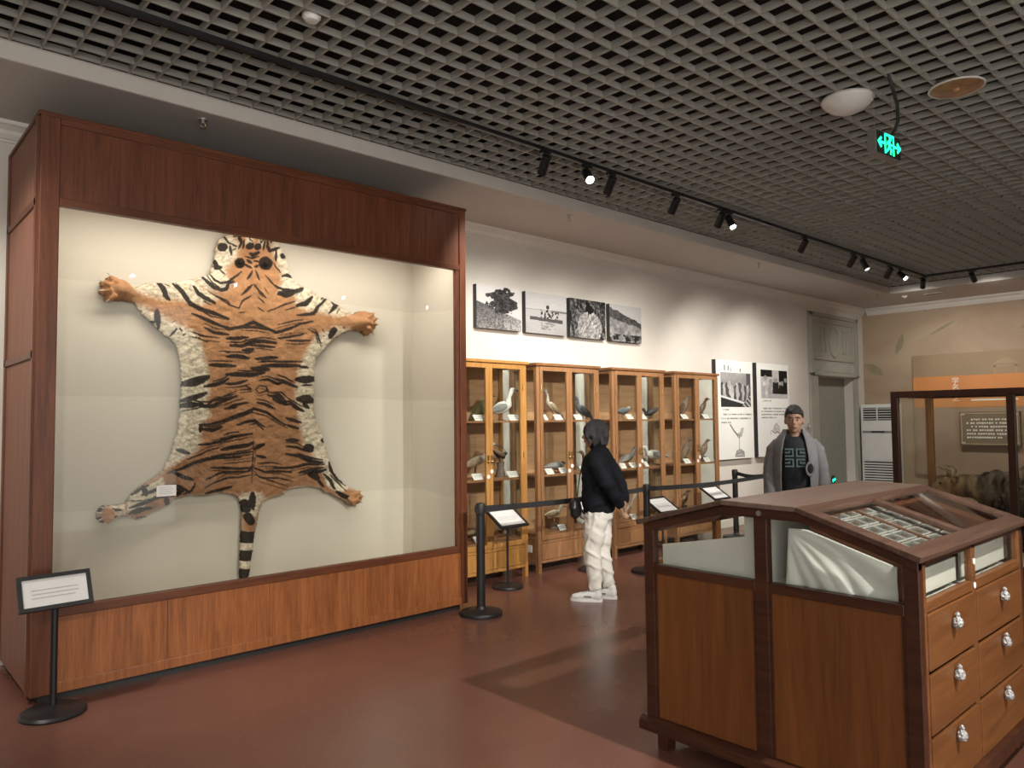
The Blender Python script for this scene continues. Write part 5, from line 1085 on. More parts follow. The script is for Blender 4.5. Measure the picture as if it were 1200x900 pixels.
tcc = barrier(PC, 'black belt barrier post beside the person in grey'); td = barrier(PD, 'black belt barrier post by the white wall panels')
belt(ta, PA, PB); belt(tb, PB, PC); belt(td, PD, PC)
plain('paper', (0.72, 0.71, 0.69), 0.6, var=0.03); plain('text_grey', (0.45, 0.45, 0.44), 0.8)
def stand(loc, label, tilt, w_=0.40, h_=0.24, zc=0.66, rz=0.0, r=0.15):
    t = thing('reading_stand', label, 'stand', (loc[0], loc[1], 0), rz, 'black reading stands')
    obj('base', MB().lathe([(r, 0), (r+0.003, 0.01), (r-0.01, 0.024), (0.05, 0.034), (0.02, 0.05)], (0, 0, 0), 28), 'black_metal', t, smooth='auto', local=True)
    obj('pole', MB().cyl((0, 0, 0.03), (0, 0, zc-0.03), 0.0125 if r < 0.16 else 0.018, n=12), 'black_metal', t, smooth='auto', local=True)
    M = Matrix.Translation((0, 0, zc)) @ Matrix.Rotation(tilt, 4, 'X')
    def pb(x0, x1, y0, y1, z0, z1): m_ = MB(); m_.M = M; return m_.box(x0, x1, y0, y1, z0, z1)
    obj('back_plate', pb(-w_/2, w_/2, -0.004, 0.008, -h_/2, h_/2), 'black_plastic', t, local=True)
    f = MB(); f.M = M; b_ = 0.022
    f.box(-w_/2, w_/2, -0.014, -0.004, h_/2-b_, h_/2).box(-w_/2, w_/2, -0.014, -0.004, -h_/2, -h_/2+b_).box(-w_/2, -w_/2+b_, -0.014, -0.004, -h_/2+b_, h_/2-b_).box(w_/2-b_, w_/2, -0.014, -0.004, -h_/2+b_, h_/2-b_)
    obj('frame', f, 'black_plastic', t, local=True)
    pg = obj('sheet', pb(-w_/2+b_, w_/2-b_, -0.0055, -0.004, -h_/2+b_, h_/2-b_), 'paper', t, local=True)
    m_ = MB(); m_.M = M
    for i in range(3): m_.box(-w_*0.32, w_*(0.32-0.05*(i == 2)), -0.0062, -0.0055, h_*0.06-i*0.022, h_*0.06-i*0.022+0.006)
    obj('text_block', m_, 'text_grey', pg, local=True)['kind'] = 'stuff'
    m_ = MB(); m_.cyl((0, 0, zc-0.05), (0, 0.012, zc-0.005), 0.018, n=10); obj('joint', m_, 'black_metal', t, local=True)
    return t
stand((0.955, 4.865), 'black framed reading stand before the left post of the tiger case', math.radians(-26), 0.365, 0.20, 0.675, 0.06, 0.165)
stand((4.86, 5.42), 'black reading stand with white sheet before the golden cabinet', math.radians(-58), 0.36, 0.27, 0.66)
stand((6.05, 5.40), 'black reading stand behind the person in black, before the cabinet with the side plate', math.radians(-58), 0.36, 0.27, 0.66)
p = on_z(776, 590, 0.68); stand((p.x, min(p.y, 5.45)), 'black reading stand with white sheet right behind a barrier post', math.radians(-58), 0.36, 0.27, 0.66)
p = on_z(838, 576, 0.68); stand((p.x, min(p.y, 5.45)), 'black reading stand with white sheet before the cabinet next to the wall panels', math.radians(-58), 0.36, 0.27, 0.66)
# ================================================================ GLASS CASE WITH THE SHAGGY ANIMAL
HX0, HX1, HY0, HY1, HZ, HB = 6.84, 7.72, 0.35, 2.60, 1.82, 0.46
t = thing('glass_case', 'large glass case with a thin dark wooden frame, holding a shaggy animal', 'glass case', ((HX0+HX1)/2, (HY0+HY1)/2, 0))
FW = 0.055
obj('base_cabinet', MB().box(HX0, HX1, HY0, HY1, 0.06, HB-0.03), 'glass_case_frame', t, bevel=0.004); obj('plinth', MB().box(HX0+0.04, HX1-0.04, HY0+0.04, HY1-0.04, 0, 0.06), 'black_plastic', t)
plain('case_floor_cream', (0.62, 0.57, 0.40), 0.6, var=0.06)
obj('case_floor', MB().box(HX0+0.01, HX1-0.01, HY0+0.01, HY1-0.01, HB-0.03, HB), 'case_floor_cream', t)
HM = 1.705
for x, ys in ((HX0, (HY0, HM-FW/2, HY1-FW)), (HX1-FW, (HY0, HM-FW/2, HY1-FW))):
    for y in ys: obj('post', MB().box(x, x+FW, y, y+FW, HB, HZ-0.05), 'glass_case_frame' if x == HX0 else 'lit_post', t, bevel=0.003)
for x in (HX0, HX1-FW): obj('top_rail', MB().box(x, x+FW, HY0, HY1, HZ-0.05, HZ), 'glass_case_frame', t, bevel=0.003)
for y in (HY0, HY1-FW): obj('top_rail', MB().box(HX0+FW, HX1-FW, y, y+FW, HZ-0.05, HZ), 'glass_case_frame', t, bevel=0.003)
for a, c_ in ((HY0+FW, HM-FW/2), (HM+FW/2, HY1-FW)):
    for x in (HX0+0.02, HX1-0.025): obj('glass_pane', MB().box(x, x+0.005, a, c_, HB, HZ-0.05), 'case_glass', t)
for y in (HY0+0.02, HY1-0.025): obj('glass_pane', MB().box(HX0+FW, HX1-FW, y, y+0.005, HB, HZ-0.05), 'case_glass', t)
obj('top_pane', MB().box(HX0+FW, HX1-FW, HY0+FW, HY1-FW, HZ-0.02, HZ-0.014), 'case_glass', t)
# the animal: deep shaggy trunk along -y, head lowered towards +y
an = thing('stuffed_animal', 'stuffed shaggy grey-brown hoofed animal with a lowered tan head inside the glass case', 'stuffed animal', (7.30, 1.45, HB))
A = MB(); X_ = 0.0
A.tube([(0, -0.78, 0.46), (0, -0.62, 0.47), (0, -0.35, 0.46), (0, -0.05, 0.46), (0, 0.25, 0.47), (0, 0.45, 0.48), (0, 0.58, 0.50)], [(0.10, 0.13), (0.18, 0.20), (0.20, 0.235), (0.21, 0.25), (0.20, 0.24), (0.16, 0.19), (0.11, 0.13)], 16)
A.tube([(0, 0.42, 0.52), (0, 0.60, 0.53), (0, 0.72, 0.535), (-0.01, 0.82, 0.53)], [(0.12, 0.15), (0.095, 0.12), (0.085, 0.10), (0.08, 0.09)], 14)
A.tube([(-0.01, 0.78, 0.55), (-0.02, 0.88, 0.53), (-0.03, 0.96, 0.47), (-0.04, 1.02, 0.42)], [(0.075, 0.085), (0.07, 0.08), (0.052, 0.06), (0.042, 0.045)], 14)
for sx in (-1, 1):
    A.tube([(sx*0.12, 0.34, 0.42), (sx*0.12, 0.36, 0.26), (sx*0.115, 0.33, 0.14), (sx*0.115, 0.34, 0.02)], [0.10, 0.062, 0.046, 0.04], 10)
    A.tube([(sx*0.12, -0.55, 0.46), (sx*0.125, -0.50, 0.30), (sx*0.115, -0.60, 0.17), (sx*0.11, -0.56, 0.02)], [0.13, 0.085, 0.05, 0.04], 10)
    A.tube([(sx*0.06, 0.80, 0.60), (sx*0.11, 0.78, 0.60), (sx*0.15, 0.76, 0.57)], [0.02, 0.03, 0.012], 8)
A.tube([(0, -0.76, 0.56), (0, -0.84, 0.50), (0, -0.86, 0.40)], [0.04, 0.035, 0.02], 8)
def shag(me):
    n = len(me.vertices); co = np.empty(n*3); me.vertices.foreach_get('co', co); co = co.reshape(-1, 3); no = np.empty(n*3); me.vertices.foreach_get('normal', no); no = no.reshape(-1, 3)
    k = fbm(co[:, 1]*22+co[:, 0]*9, co[:, 2]*13, 51, 4)-0.5; body = np.clip((0.75-co[:, 1])*4, 0.15, 1)
    co += no*(k*0.12*body)[:, None]; me.vertices.foreach_set('co', co.ravel())
    c = np.empty((n, 4), np.float32); c[:, 3] = 1; q = fbm(co[:, 1]*30, co[:, 2]*16+co[:, 0]*8, 57, 4)
    up = np.clip((co[:, 2]-0.36)/0.3, 0, 1)[:, None]; hd = np.clip((co[:, 1]-0.52)*4, 0, 1)[:, None]
    base = np.array([0.075, 0.052, 0.035])*(1-up)+np.array([0.34, 0.265, 0.18])*up; base = base*(1-hd)+np.array([0.44, 0.27, 0.13])*hd
    mz = np.clip((co[:, 1]-0.93)*9, 0, 1)[:, None]; base = base*(1-mz*0.55)
    c[:, :3] = 0.62*base*(0.15+1.7*q**1.5)[:, None]; a_ = me.attributes.new('fur', 'FLOAT_COLOR', 'POINT'); a_.data.foreach_set('color', c.ravel())
fuse('body', A, 'fur_print', an, 0.012, 3, 0.5, shag)
for sx in (-1, 1):
    obj('horn', MB().tube([(sx*0.04, 0.84, 0.61), (sx*0.08, 0.83, 0.66), (sx*0.11, 0.86, 0.69), (sx*0.11, 0.91, 0.70)], [0.02, 0.017, 0.012, 0.005], 8), 'bird_tan', an, smooth=True, local=True)
    obj('eye', MB().ell((-0.02+sx*0.062, 0.90, 0.555), 0.012, 8, 6), 'eye_black', an, smooth=True, local=True)
    for y in (0.34, -0.56): obj('hoof', MB().lathe([(0.042, 0), (0.036, 0.04)], (sx*0.113, y, 0), 10), 'dark_hide', an, local=True)

# ================================================================ HEADING BOARD ON THE MURAL WALL
plain('board_taupe', (0.30, 0.215, 0.13), 0.7, var=0.06, s=1.5); plain('board_orange', (0.58, 0.235, 0.075), 0.7, var=0.06, s=1.5); plain('board_mauve', (0.32, 0.22, 0.155), 0.7, var=0.06, s=1.5)
plain('sign_white', (0.80, 0.78, 0.74), 0.6, var=0.02); plain('faint_char', (0.36, 0.255, 0.155), 0.7, var=0.03); plain('plaque_brown', (0.20, 0.14, 0.09), 0.6, var=0.06)
bt = thing('heading_board', 'large brown wall board with an orange band and white characters', 'sign board', (XB-0.05, 2.6, 0.55))
yl, yr = 5.19, 0.2
obj('board', MB().box(14.74, 14.798, yr, yl, 0.55, 2.72), 'board_mauve', bt); obj('top_band', MB().box(14.737, 14.741, yr, yl, 2.32, 2.72), 'board_taupe', bt); obj('orange_band', MB().box(14.736, 14.741, yr, yl, 1.76, 2.32), 'board_orange', bt)
def wall_text(nm, body, x, y, z, size, mat_, par): return text(nm, body, size, mat_, par, Matrix(((0, 0, -1, x), (-1, 0, 0, y), (0, 1, 0, z), (0, 0, 0, 1))), 'CENTER')
for ch, z in (('学', 2.185), ('名', 2.065), ('之', 1.875)): wall_text('character', ch, 14.735, 4.49, z, 0.125, 'sign_white', bt)
obj('subtitle', MB().box(14.733, 14.736, 3.55, 4.25, 1.87, 1.895), 'sign_white', bt)
fc = MB()
for yc in (3.72, 3.2, 2.68):
    fc.box(14.7365, 14.739, yc-0.17, yc+0.17, 2.44, 2.465).box(14.7365, 14.739, yc-0.17, yc+0.17, 2.22, 2.24).box(14.7365, 14.739, yc-0.17, yc-0.14, 2.22, 2.46).box(14.7365, 14.739, yc+0.14, yc+0.17, 2.22, 2.46).prism([(yc-0.2, 2.5), (yc+0.2, 2.5), (yc, 2.6)], 'x', 14.7365, 14.739)
obj('faint_character', fc, 'faint_char', bt)
pt = thing('wall_plaque', 'brown text plaque with a pale border on the heading board', 'plaque', (14.68, 3.96, 1.09))
obj('plate', MB().box(14.64, 14.735, 3.52, 4.42, 1.09, 1.68), 'plaque_brown', pt, bevel=0.006)
bd = MB(); 
for a, c_, z0, z1 in ((3.55, 4.39, 1.645, 1.652), (3.55, 4.39, 1.118, 1.125), (3.55, 3.557, 1.125, 1.645), (4.383, 4.39, 1.125, 1.645)): bd.box(14.637, 14.64, a, c_, z0, z1)
for y in (3.57, 4.37):
    for z in (1.14, 1.63): bd.box(14.637, 14.64, y-0.03, y+0.03, z-0.012, z+0.012)
obj('border_line', bd, 'faint_gold', pt)
rn = random.Random(8); tx = MB()
for i in range(6):
    y = 4.24 if i in (0, 2) else 4.31; z = 1.555-i*0.062; ye = 3.66+(0.12 if i == 5 else 0)
    while y > ye: w_ = 0.03*rn.uniform(0.8, 1); tx.box(14.637, 14.64, y-w_, y, z-0.03*rn.uniform(0.75, 1), z); y -= rn.choice([0.037, 0.037, 0.037, 0.06])
obj('text_block', tx, 'sign_white', pt)['kind'] = 'stuff'

# ================================================================ FLOOR-STANDING AIR CONDITIONER
AX, AY0, AY1, AZ = 14.42, 5.42, 6.03, 1.84
t = thing('air_conditioner', 'tall white floor-standing air conditioner in the corner beside the doorway', 'air conditioner', (14.6, 5.72, 0))
obj('body', MB().box(AX, 14.78, AY0, AY1, 0.03, AZ), 'white_plastic', t, bevel=0.012); obj('foot', MB().box(AX+0.02, 14.76, AY0+0.02, AY1-0.02, 0, 0.03), 'black_plastic', t)
obj('outlet_recess', MB().box(AX-0.002, AX, AY0+0.05, AY1-0.05, 1.54, 1.775), 'dark_slot', t)
for i in range(5):
    z = 1.56+i*0.046; obj('louvre', MB().box(AX-0.012, AX-0.002, AY0+0.05, AY1-0.05, z, z+0.014), 'white_plastic', t)
obj('louvre_bar', MB().box(AX-0.013, AX-0.002, 5.715, 5.735, 1.54, 1.775), 'white_plastic', t)
obj('front_panel', MB().box(AX-0.008, AX, AY0+0.03, AY1-0.03, 0.80, 1.29), 'white_plastic', t, bevel=0.004)
obj('display_strip', MB().box(AX-0.006, AX, AY0+0.03, AY1-0.03, 1.305, 1.345), 'grey_metal', t); obj('display', MB().box(AX-0.009, AX-0.006, 5.60, 5.84, 1.312, 1.338), 'dark_slot', t)
for i in range(9):
    z = 0.34+i*0.048
    obj('intake_slat', MB().box(AX-0.01, AX, AY0+0.04, AY1-0.04, z, z+0.026), 'white_plastic', t, bevel=0.003)
obj('intake_recess', MB().box(AX-0.002, AX, AY0+0.04, AY1-0.04, 0.32, 0.775), 'dark_slot', t)
# low green exit marker
DY = YB+0.16; p = on_y(976, 562, DY)
t = thing('exit_marker', 'small round black marker with a glowing green arrow low on the door', 'exit marker', (p.x, DY, p.z-0.075))
obj('disc', MB().cyl((p.x, DY-0.001, p.z), (p.x, DY-0.025, p.z), 0.075, n=22), 'black_plastic', t)
mk = MB(); mk.box(p.x-0.06, p.x+0.02, DY-0.029, DY-0.025, p.z-0.008, p.z+0.016).box(p.x-0.06, p.x-0.035, DY-0.029, DY-0.025, p.z-0.045, p.z).prism([(p.x+0.015, p.z-0.03), (p.x+0.015, p.z+0.038), (p.x+0.062, p.z+0.004)], 'y', DY-0.029, DY-0.025)
obj('arrow', mk, 'exit_green', t)
# ================================================================ VISITORS
plain('skin', (0.36, 0.21, 0.14), 0.55, var=0.06, s=20); plain('lip', (0.26, 0.11, 0.085), 0.5); plain('eye_white', (0.35, 0.33, 0.31), 0.3)
plain('hair_black', (0.016, 0.014, 0.013), 0.55, var=0.5, s=70, bmp=0.8, scale=(3, 3, 0.7)); plain('hair_greying', (0.03, 0.029, 0.031), 0.6, var=0.55, s=60, bmp=0.9, scale=(3, 3, 0.7))
plain('jacket_black', (0.007, 0.008, 0.012), 0.8, var=0.25, s=12, bmp=0.2, spec=0.2); plain('trousers_white', (0.70, 0.68, 0.62), 0.8, var=0.07, s=9, bmp=0.3)
plain('sneaker_white', (0.70, 0.70, 0.68), 0.5, var=0.04); plain('jacket_grey', (0.18, 0.178, 0.185), 0.8, var=0.12, s=10, bmp=0.25); plain('shirt_black', (0.012, 0.014, 0.018), 0.8, var=0.2)
plain('motif', (0.10, 0.15, 0.155), 0.7); plain('trousers_dark', (0.02, 0.021, 0.026), 0.8, var=0.2); plain('shoe_dark', (0.02, 0.018, 0.017), 0.5); plain('bag_black', (0.008, 0.008, 0.009), 0.4, var=0.2)
def add_head(mb, c, s=1.0):
    c = Vector(c); V_ = lambda x, y, z: c+Vector((x, y, z))*s
    mb.ell(V_(0, -0.012, 0.022), (0.076*s, 0.096*s, 0.1*s), 18, 12).ell(V_(0, 0.024, -0.04), (0.060*s, 0.07*s, 0.078*s), 16, 10).ell(V_(0, 0.058, -0.095), (0.027*s, 0.024*s, 0.022*s))
    mb.tube([V_(0, 0.082, 0.018), V_(0, 0.1, -0.012), V_(0, 0.107, -0.03)], [0.008*s, 0.012*s, 0.017*s], 8).ell(V_(0, 0.088, -0.062), (0.025*s, 0.012*s, 0.011*s))
    mb.ell(V_(0, 0.07, 0.022), (0.052*s, 0.022*s, 0.014*s))
    for sx in (-1, 1): mb.ell(V_(sx*0.077, -0.008, -0.012), (0.011*s, 0.021*s, 0.032*s)).ell(V_(sx*0.038, 0.06, -0.03), (0.022*s, 0.025*s, 0.022*s))
    mb.tube([V_(0, -0.018, -0.05), V_(0, -0.024, -0.13), V_(0, -0.03, -0.21)], [(0.055*s, 0.06*s), (0.053*s, 0.056*s), (0.065*s, 0.062*s)], 14)
def add_face(t, c, s=1.0):
    c = Vector(c)
    for sx in (-1, 1):
        e = obj('eye', MB().ell(c+Vector((sx*0.031, 0.083, 0.0))*s, (0.013*s, 0.008*s, 0.005*s), 10, 8), 'eye_white', t, smooth=True, local=True)
        obj('iris', MB().ell(c+Vector((sx*0.031, 0.0895, 0.0))*s, (0.0065*s, 0.004*s, 0.0065*s), 8, 6), 'eye_black', e, smooth=True, local=True)
        obj('eyebrow', MB().tube([c+Vector((sx*0.014, 0.094, 0.022))*s, c+Vector((sx*0.034, 0.09, 0.027))*s, c+Vector((sx*0.052, 0.076, 0.02))*s], [0.004*s, 0.005*s, 0.003*s], 6), 'hair_black', t, smooth=True, local=True)
    obj('lips', MB().ell(c+Vector((0, 0.096, -0.062))*s, (0.022*s, 0.007*s, 0.007*s), 10, 6), 'lip', t, smooth=True, local=True)
def add_hand(mb, wrist, d, nrm, side, s=1.0, curl=0.5):
    """palm, four unequal bent fingers, thumb from the side of the palm"""
    w = Vector(wrist); d = Vector(d).normalized(); nrm = Vector(nrm); nrm = (nrm-d*nrm.dot(d)).normalized(); a = d.cross(nrm)*side
    mb.tube([w-d*0.02*s, w+d*0.035*s, w+d*0.085*s], [(0.026*s, 0.017*s), (0.037*s, 0.014*s), (0.036*s, 0.012*s)], 10, a)
    for k, (off, L) in enumerate(((-0.027, 0.066), (-0.009, 0.076), (0.009, 0.070), (0.026, 0.055))):
        b = w+d*0.085*s+a*off*s; p1 = b+(d*math.cos(curl*0.6)+nrm*math.sin(curl*0.6))*L*0.45*s; p2 = p1+(d*math.cos(curl*1.5)+nrm*math.sin(curl*1.5))*L*0.33*s; p3 = p2+(d*math.cos(curl*2.4)+nrm*math.sin(curl*2.4))*L*0.25*s
        mb.tube([b-d*0.01*s, p1, p2, p3], [0.0095*s, 0.009*s, 0.008*s, 0.0065*s], 8)
    tb = w+d*0.025*s-a*0.03*s; mb.tube([tb, tb+(d*0.6-a*0.7+nrm*0.3).normalized()*0.035*s, tb+(d*0.6-a*0.7+nrm*0.3).normalized()*0.035*s+(d*0.9-a*0.2+nrm*0.4).normalized()*0.032*s], [0.0125*s, 0.0105*s, 0.008*s], 8)
def crease(amp, sx, sz, seed):
    def f(me):
        n = len(me.vertices); co = np.empty(n*3); me.vertices.foreach_get('co', co); co = co.reshape(-1, 3); no = np.empty(n*3); me.vertices.foreach_get('normal', no); no = no.reshape(-1, 3)
        k = fbm(co[:, 0]*sx+co[:, 1]*sx*0.8+30+co[:, 2]*4, co[:, 2]*sz+co[:, 1]*5+30, seed, 3)-0.5; co += no*(k*amp)[:, None]; me.vertices.foreach_set('co', co.ravel())
    return f
def folds(amp, seed):
    def f(me):
        n = len(me.vertices); co = np.empty(n*3); me.vertices.foreach_get('co', co); co = co.reshape(-1, 3); no = np.empty(n*3); me.vertices.foreach_get('normal', no); no = no.reshape(-1, 3)
        a = co[:, 0]*7+co[:, 1]*9+40; k = 0.35-np.abs(fbm(a+co[:, 2]*5, co[:, 2]*9-co[:, 1]*6+40, seed, 2)-0.5)*3.2
        co += no*(np.clip(k, -0.35, 0.35)*amp)[:, None]; me.vertices.foreach_set('co', co.ravel())
    return f
def shoe(t, x, y, rot, mat_, s=1.0, sole='sneaker_white'):
    M = Matrix.Translation((x, y, 0)) @ Matrix.Rotation(rot, 4, 'Z')
    m_ = MB(); m_.M = M
    m_.tube([(0, -0.075, 0.055), (0, -0.02, 0.06), (0, 0.06, 0.048), (0, 0.13, 0.04), (0, 0.165, 0.036)], [(0.034, 0.05), (0.038, 0.052), (0.042, 0.038), (0.04, 0.028), (0.03, 0.022)], 14)
    m_.tube([(0, -0.055, 0.07), (0, -0.05, 0.115)], [(0.034, 0.04), (0.034, 0.038)], 12)
    o = fuse('shoe', m_, mat_, t, 0.008, 3)
    m_ = MB(); m_.M = M; pts = [(0.036*math.sin(a_)*(1.15 if math.cos(a_) > 0 else 0.95), 0.045+0.145*math.cos(a_)) for a_ in [2*PI*i/20 for i in range(20)]]
    m_.prism(pts, 'z', 0.0, 0.028); obj('sole', m_, sole, o, local=True)
    m_ = MB(); m_.M = M
    for i in range(4): m_.tube([(-0.026, 0.02+i*0.022, 0.094-i*0.009), (0, 0.02+i*0.022, 0.103-i*0.009), (0.026, 0.02+i*0.022, 0.094-i*0.009)], [0.004]*3, 5)
    obj('laces', m_, 'shoe_dark' if mat_ == 'sneaker_white' else mat_, o, local=True)
    m_ = MB(); m_.M = M; m_.box(-0.0415, -0.0385, -0.005, 0.06, 0.042, 0.054); obj('side_mark', m_, 'ink_grey', o, local=True)

def strands(mb, c, n, a0, a1, rx, ry, zb, r, seed, wave=0.012, top=0.118):
    """locks of hair from the crown down round the head; angles from the face (+y)"""
    rn = random.Random(seed); c = Vector(c)
    for i in range(n):
        a = a0+(a1-a0)*(i+rn.random()*0.6)/n; s_, co_ = math.sin(a), math.cos(a); k = rn.uniform(0.94, 1.07); ph = rn.uniform(0, 6)
        pts = []
        for q in range(7):
            t_ = q/6; el = t_*1.35; rad = math.sin(min(el, 1.5))
            z = top*math.cos(min(el*1.1, 1.57)) if t_ < 0.62 else None
            if z is None: z = top*math.cos(0.62*1.35*1.1)+(zb*rn.uniform(0.72, 1.12)-top*math.cos(0.62*1.35*1.1))*(t_-0.62)/0.38
            w_ = wave*math.sin(ph+t_*9)
            rad *= (1.0 if t_ < 0.8 else 0.93 if t_ < 0.95 else 0.78); pts.append(c+Vector((s_*rx*rad*k+w_*co_, co_*ry*rad*k-0.015+w_*s_, z)))
        mb.tube(pts, [r*0.7, r, r*1.1, r*1.1, r, r*0.85, r*0.4], 7)

# ---------------------------------------------------------------- woman: black jacket, white trousers, hands behind her back
wp = on_z(703, 703, 0)
wt = thing('person', 'person with dark bobbed hair in a black jacket and white trousers, hands behind the back', 'person', (wp.x, wp.y, 0), 0.50)
hc = (0, 0.03, 1.468)
b_ = MB(); add_head(b_, hc, 0.95)
b_.tube([(0, -0.01, 0.86), (0, 0, 1.0), (0, 0, 1.2), (0, 0, 1.3)], [(0.12, 0.09), (0.115, 0.085), (0.125, 0.09), (0.09, 0.065)], 14)
EL = {-1: (-0.235, -0.13, 1.06), 1: (0.235, -0.13, 1.06)}; WR = {-1: (-0.085, -0.215, 0.84), 1: (0.075, -0.225, 0.86)}
for sx in (-1, 1):
    b_.tube([(sx*0.15, -0.01, 1.29), EL[sx], WR[sx]], [0.04, 0.034, 0.025], 10)
    b_.tube([(sx*0.075, 0, 0.84), (sx*0.075, 0.02+0.03*(-sx), 0.46), (sx*0.07, -0.035*sx-0.02, 0.10)], [0.06, 0.045, 0.035], 10)
add_hand(b_, WR[-1], (0.55, -0.15, -0.85), (0.2, -1, 0.1), 1, 0.95, 0.45); add_hand(b_, WR[1], (-0.45, -0.1, -0.9), (0, -1, 0), -1, 0.95, 0.5)
fuse('body', b_, 'skin', wt, 0.0075, 3); add_face(wt, hc, 0.95)
h_ = MB(); hv = Vector(hc)
h_.ell(hv+Vector((0, -0.022, 0.028)), (0.092, 0.106, 0.098), 20, 14).ell(hv+Vector((0, -0.055, -0.04)), (0.085, 0.07, 0.07))
strands(h_, hv, 34, 0.95, 2*PI-0.95, 0.120, 0.130, -0.092, 0.017, 3, 0.02, 0.128); strands(h_, hv, 20, 0.35, 2*PI-0.35, 0.10, 0.112, -0.02, 0.016, 5, 0.014, 0.13)
strands(h_, hv, 6, -0.4, 0.4, 0.09, 0.10, 0.05, 0.014, 8, 0.008, 0.125)
fuse('hair', h_, 'hair_greying', wt, 0.0065, 1, 0.4)
j_ = MB().tube([(0, -0.005, 0.79), (0, -0.005, 0.86), (0, 0.0, 1.0), (0, 0.0, 1.16), (0, -0.005, 1.27), (0, -0.01, 1.335), (0, 0.0, 1.37)], [(0.172, 0.137), (0.185, 0.152), (0.18, 0.148), (0.185, 0.142), (0.17, 0.118), (0.105, 0.085), (0.064, 0.062)], 20)
for sx in (-1, 1): j_.tube([(sx*0.135, -0.01, 1.28), (sx*0.195, -0.05, 1.2), EL[sx], ((EL[sx][0]+WR[sx][0])/2+sx*0.01, -0.19, 0.94), (WR[sx][0], WR[sx][1], WR[sx][2]+0.015)], [0.075, 0.078, 0.07, 0.056, 0.042], 14)
fuse('jacket', j_, 'jacket_black', wt, 0.011, 4, 0.5, crease(0.028, 9, 14, 61))
obj('collar', MB().lathe([(0.072, 1.345), (0.066, 1.37), (0.062, 1.395), (0.056, 1.395), (0.058, 1.35)], (0, 0.0, 0), 20), 'jacket_black', wt, smooth=True, local=True)
q_ = MB().tube([(0, -0.005, 0.86), (0, -0.01, 0.80), (0, -0.01, 0.73)], [(0.15, 0.12), (0.158, 0.13), (0.15, 0.118)], 18)
for sx in (-1, 1):
    dy = -0.04*sx
    q_.tube([(sx*0.078, -0.005, 0.80), (sx*0.08, dy*0.3, 0.66), (sx*0.078, 0.02+dy*0.6, 0.46), (sx*0.075, dy*0.9-0.0, 0.27), (sx*0.072, dy-0.018, 0.115)], [(0.085, 0.105), (0.084, 0.098), (0.072, 0.082), (0.064, 0.072), (0.056, 0.062)], 14)
fuse('trousers', q_, 'trousers_white', wt, 0.009, 2, 0.5, folds(0.021, 67))
shoe(wt, -0.075, 0.06, 0.06, 'sneaker_white'); shoe(wt, 0.075, -0.045, -0.12, 'sneaker_white')
# her little bag
ch, sh_ = math.cos(0.50), math.sin(0.50)
def wl(x, y, z): return Vector((wp.x+x*ch-y*sh_, wp.y+x*sh_+y*ch, z))
bc = wl(-0.10, 0.185, 0.0)
bg = thing('shoulder_bag', 'small black shoulder bag hanging before the person in black', 'bag', (bc.x, bc.y, 0.755), 0.50)
fuse('pouch', MB().tube([(0, 0, 0.0), (0, 0, 0.07), (0, 0, 0.14)], [(0.085, 0.045), (0.10, 0.055), (0.07, 0.035)], 16), 'bag_black', bg, 0.008, 3, 0.5, crease(0.008, 14, 14, 5))
obj('flap', MB().prism([(-0.07, 0.115), (0.07, 0.115), (0.06, 0.05), (-0.06, 0.05)], 'y', 0.036, 0.046), 'bag_black', bg, local=True, bevel=0.004)
obj('strap', MB().tube([(-0.05, -0.02, 0.11), (0.0, -0.035, 0.30), (0.10, -0.055, 0.52)], [(0.012, 0.004)]*3, 8), 'bag_black', bg, local=True)

# ---------------------------------------------------------------- man: open grey jacket over a black shirt
D_ = 6.7; d_ = ray(931, 500); mp_ = Vector((d_.x, d_.y, 0))*D_
mt = thing('person', 'person with short black hair in an open grey jacket over a black printed shirt', 'person', (mp_.x, mp_.y, 0), 2.02)
hc = (0, 0.03, 1.582)
b_ = MB(); add_head(b_, hc, 0.98)
b_.tube([(0, -0.01, 0.92), (0, 0, 1.08), (0, 0, 1.3), (0, -0.01, 1.42)], [(0.13, 0.09), (0.125, 0.085), (0.15, 0.09), (0.11, 0.065)], 14)
EL = {-1: (-0.222, -0.02, 1.10), 1: (0.222, -0.02, 1.10)}; WR = {-1: (-0.225, 0.09, 0.86), 1: (0.215, 0.10, 0.87)}
for sx in (-1, 1):
    b_.tube([(sx*0.13, -0.015, 1.36), (sx*0.175, -0.02, 1.29), EL[sx], WR[sx]], [0.04, 0.038, 0.033, 0.027], 10)
    b_.tube([(sx*0.085, 0, 0.9), (sx*0.09, 0.015, 0.49), (sx*0.09, -0.025, 0.10)], [0.065, 0.05, 0.038], 10)
    add_hand(b_, WR[sx], (-sx*0.1, 0.35, -0.9), (-sx*1, 0.2, 0), sx, 1.02, 0.5)
fuse('body', b_, 'skin', mt, 0.0075, 3); add_face(mt, hc, 0.98)
h_ = MB(); hv = Vector(hc)
h_.ell(hv+Vector((0, -0.024, 0.042)), (0.082, 0.096, 0.09), 20, 14).ell(hv+Vector((0, -0.055, -0.01)), (0.074, 0.056, 0.07))
strands(h_, hv, 26, 1.25, 2*PI-1.25, 0.084, 0.102, -0.03, 0.013, 13, 0.006, 0.129); strands(h_, hv, 12, -1.1, 1.1, 0.082, 0.104, 0.052, 0.012, 14, 0.012, 0.131)
fuse('hair', h_, 'hair_black', mt, 0.0065, 1, 0.4)
s_ = MB().tube([(0, 0, 0.90), (0, 0.0, 1.0), (0, 0.005, 1.15), (0, 0.005, 1.28), (0, -0.005, 1.39), (0, -0.01, 1.435), (0, -0.005, 1.455)], [(0.145, 0.105), (0.145, 0.108), (0.15, 0.115), (0.158, 0.118), (0.14, 0.095), (0.09, 0.07), (0.066, 0.062)], 20)
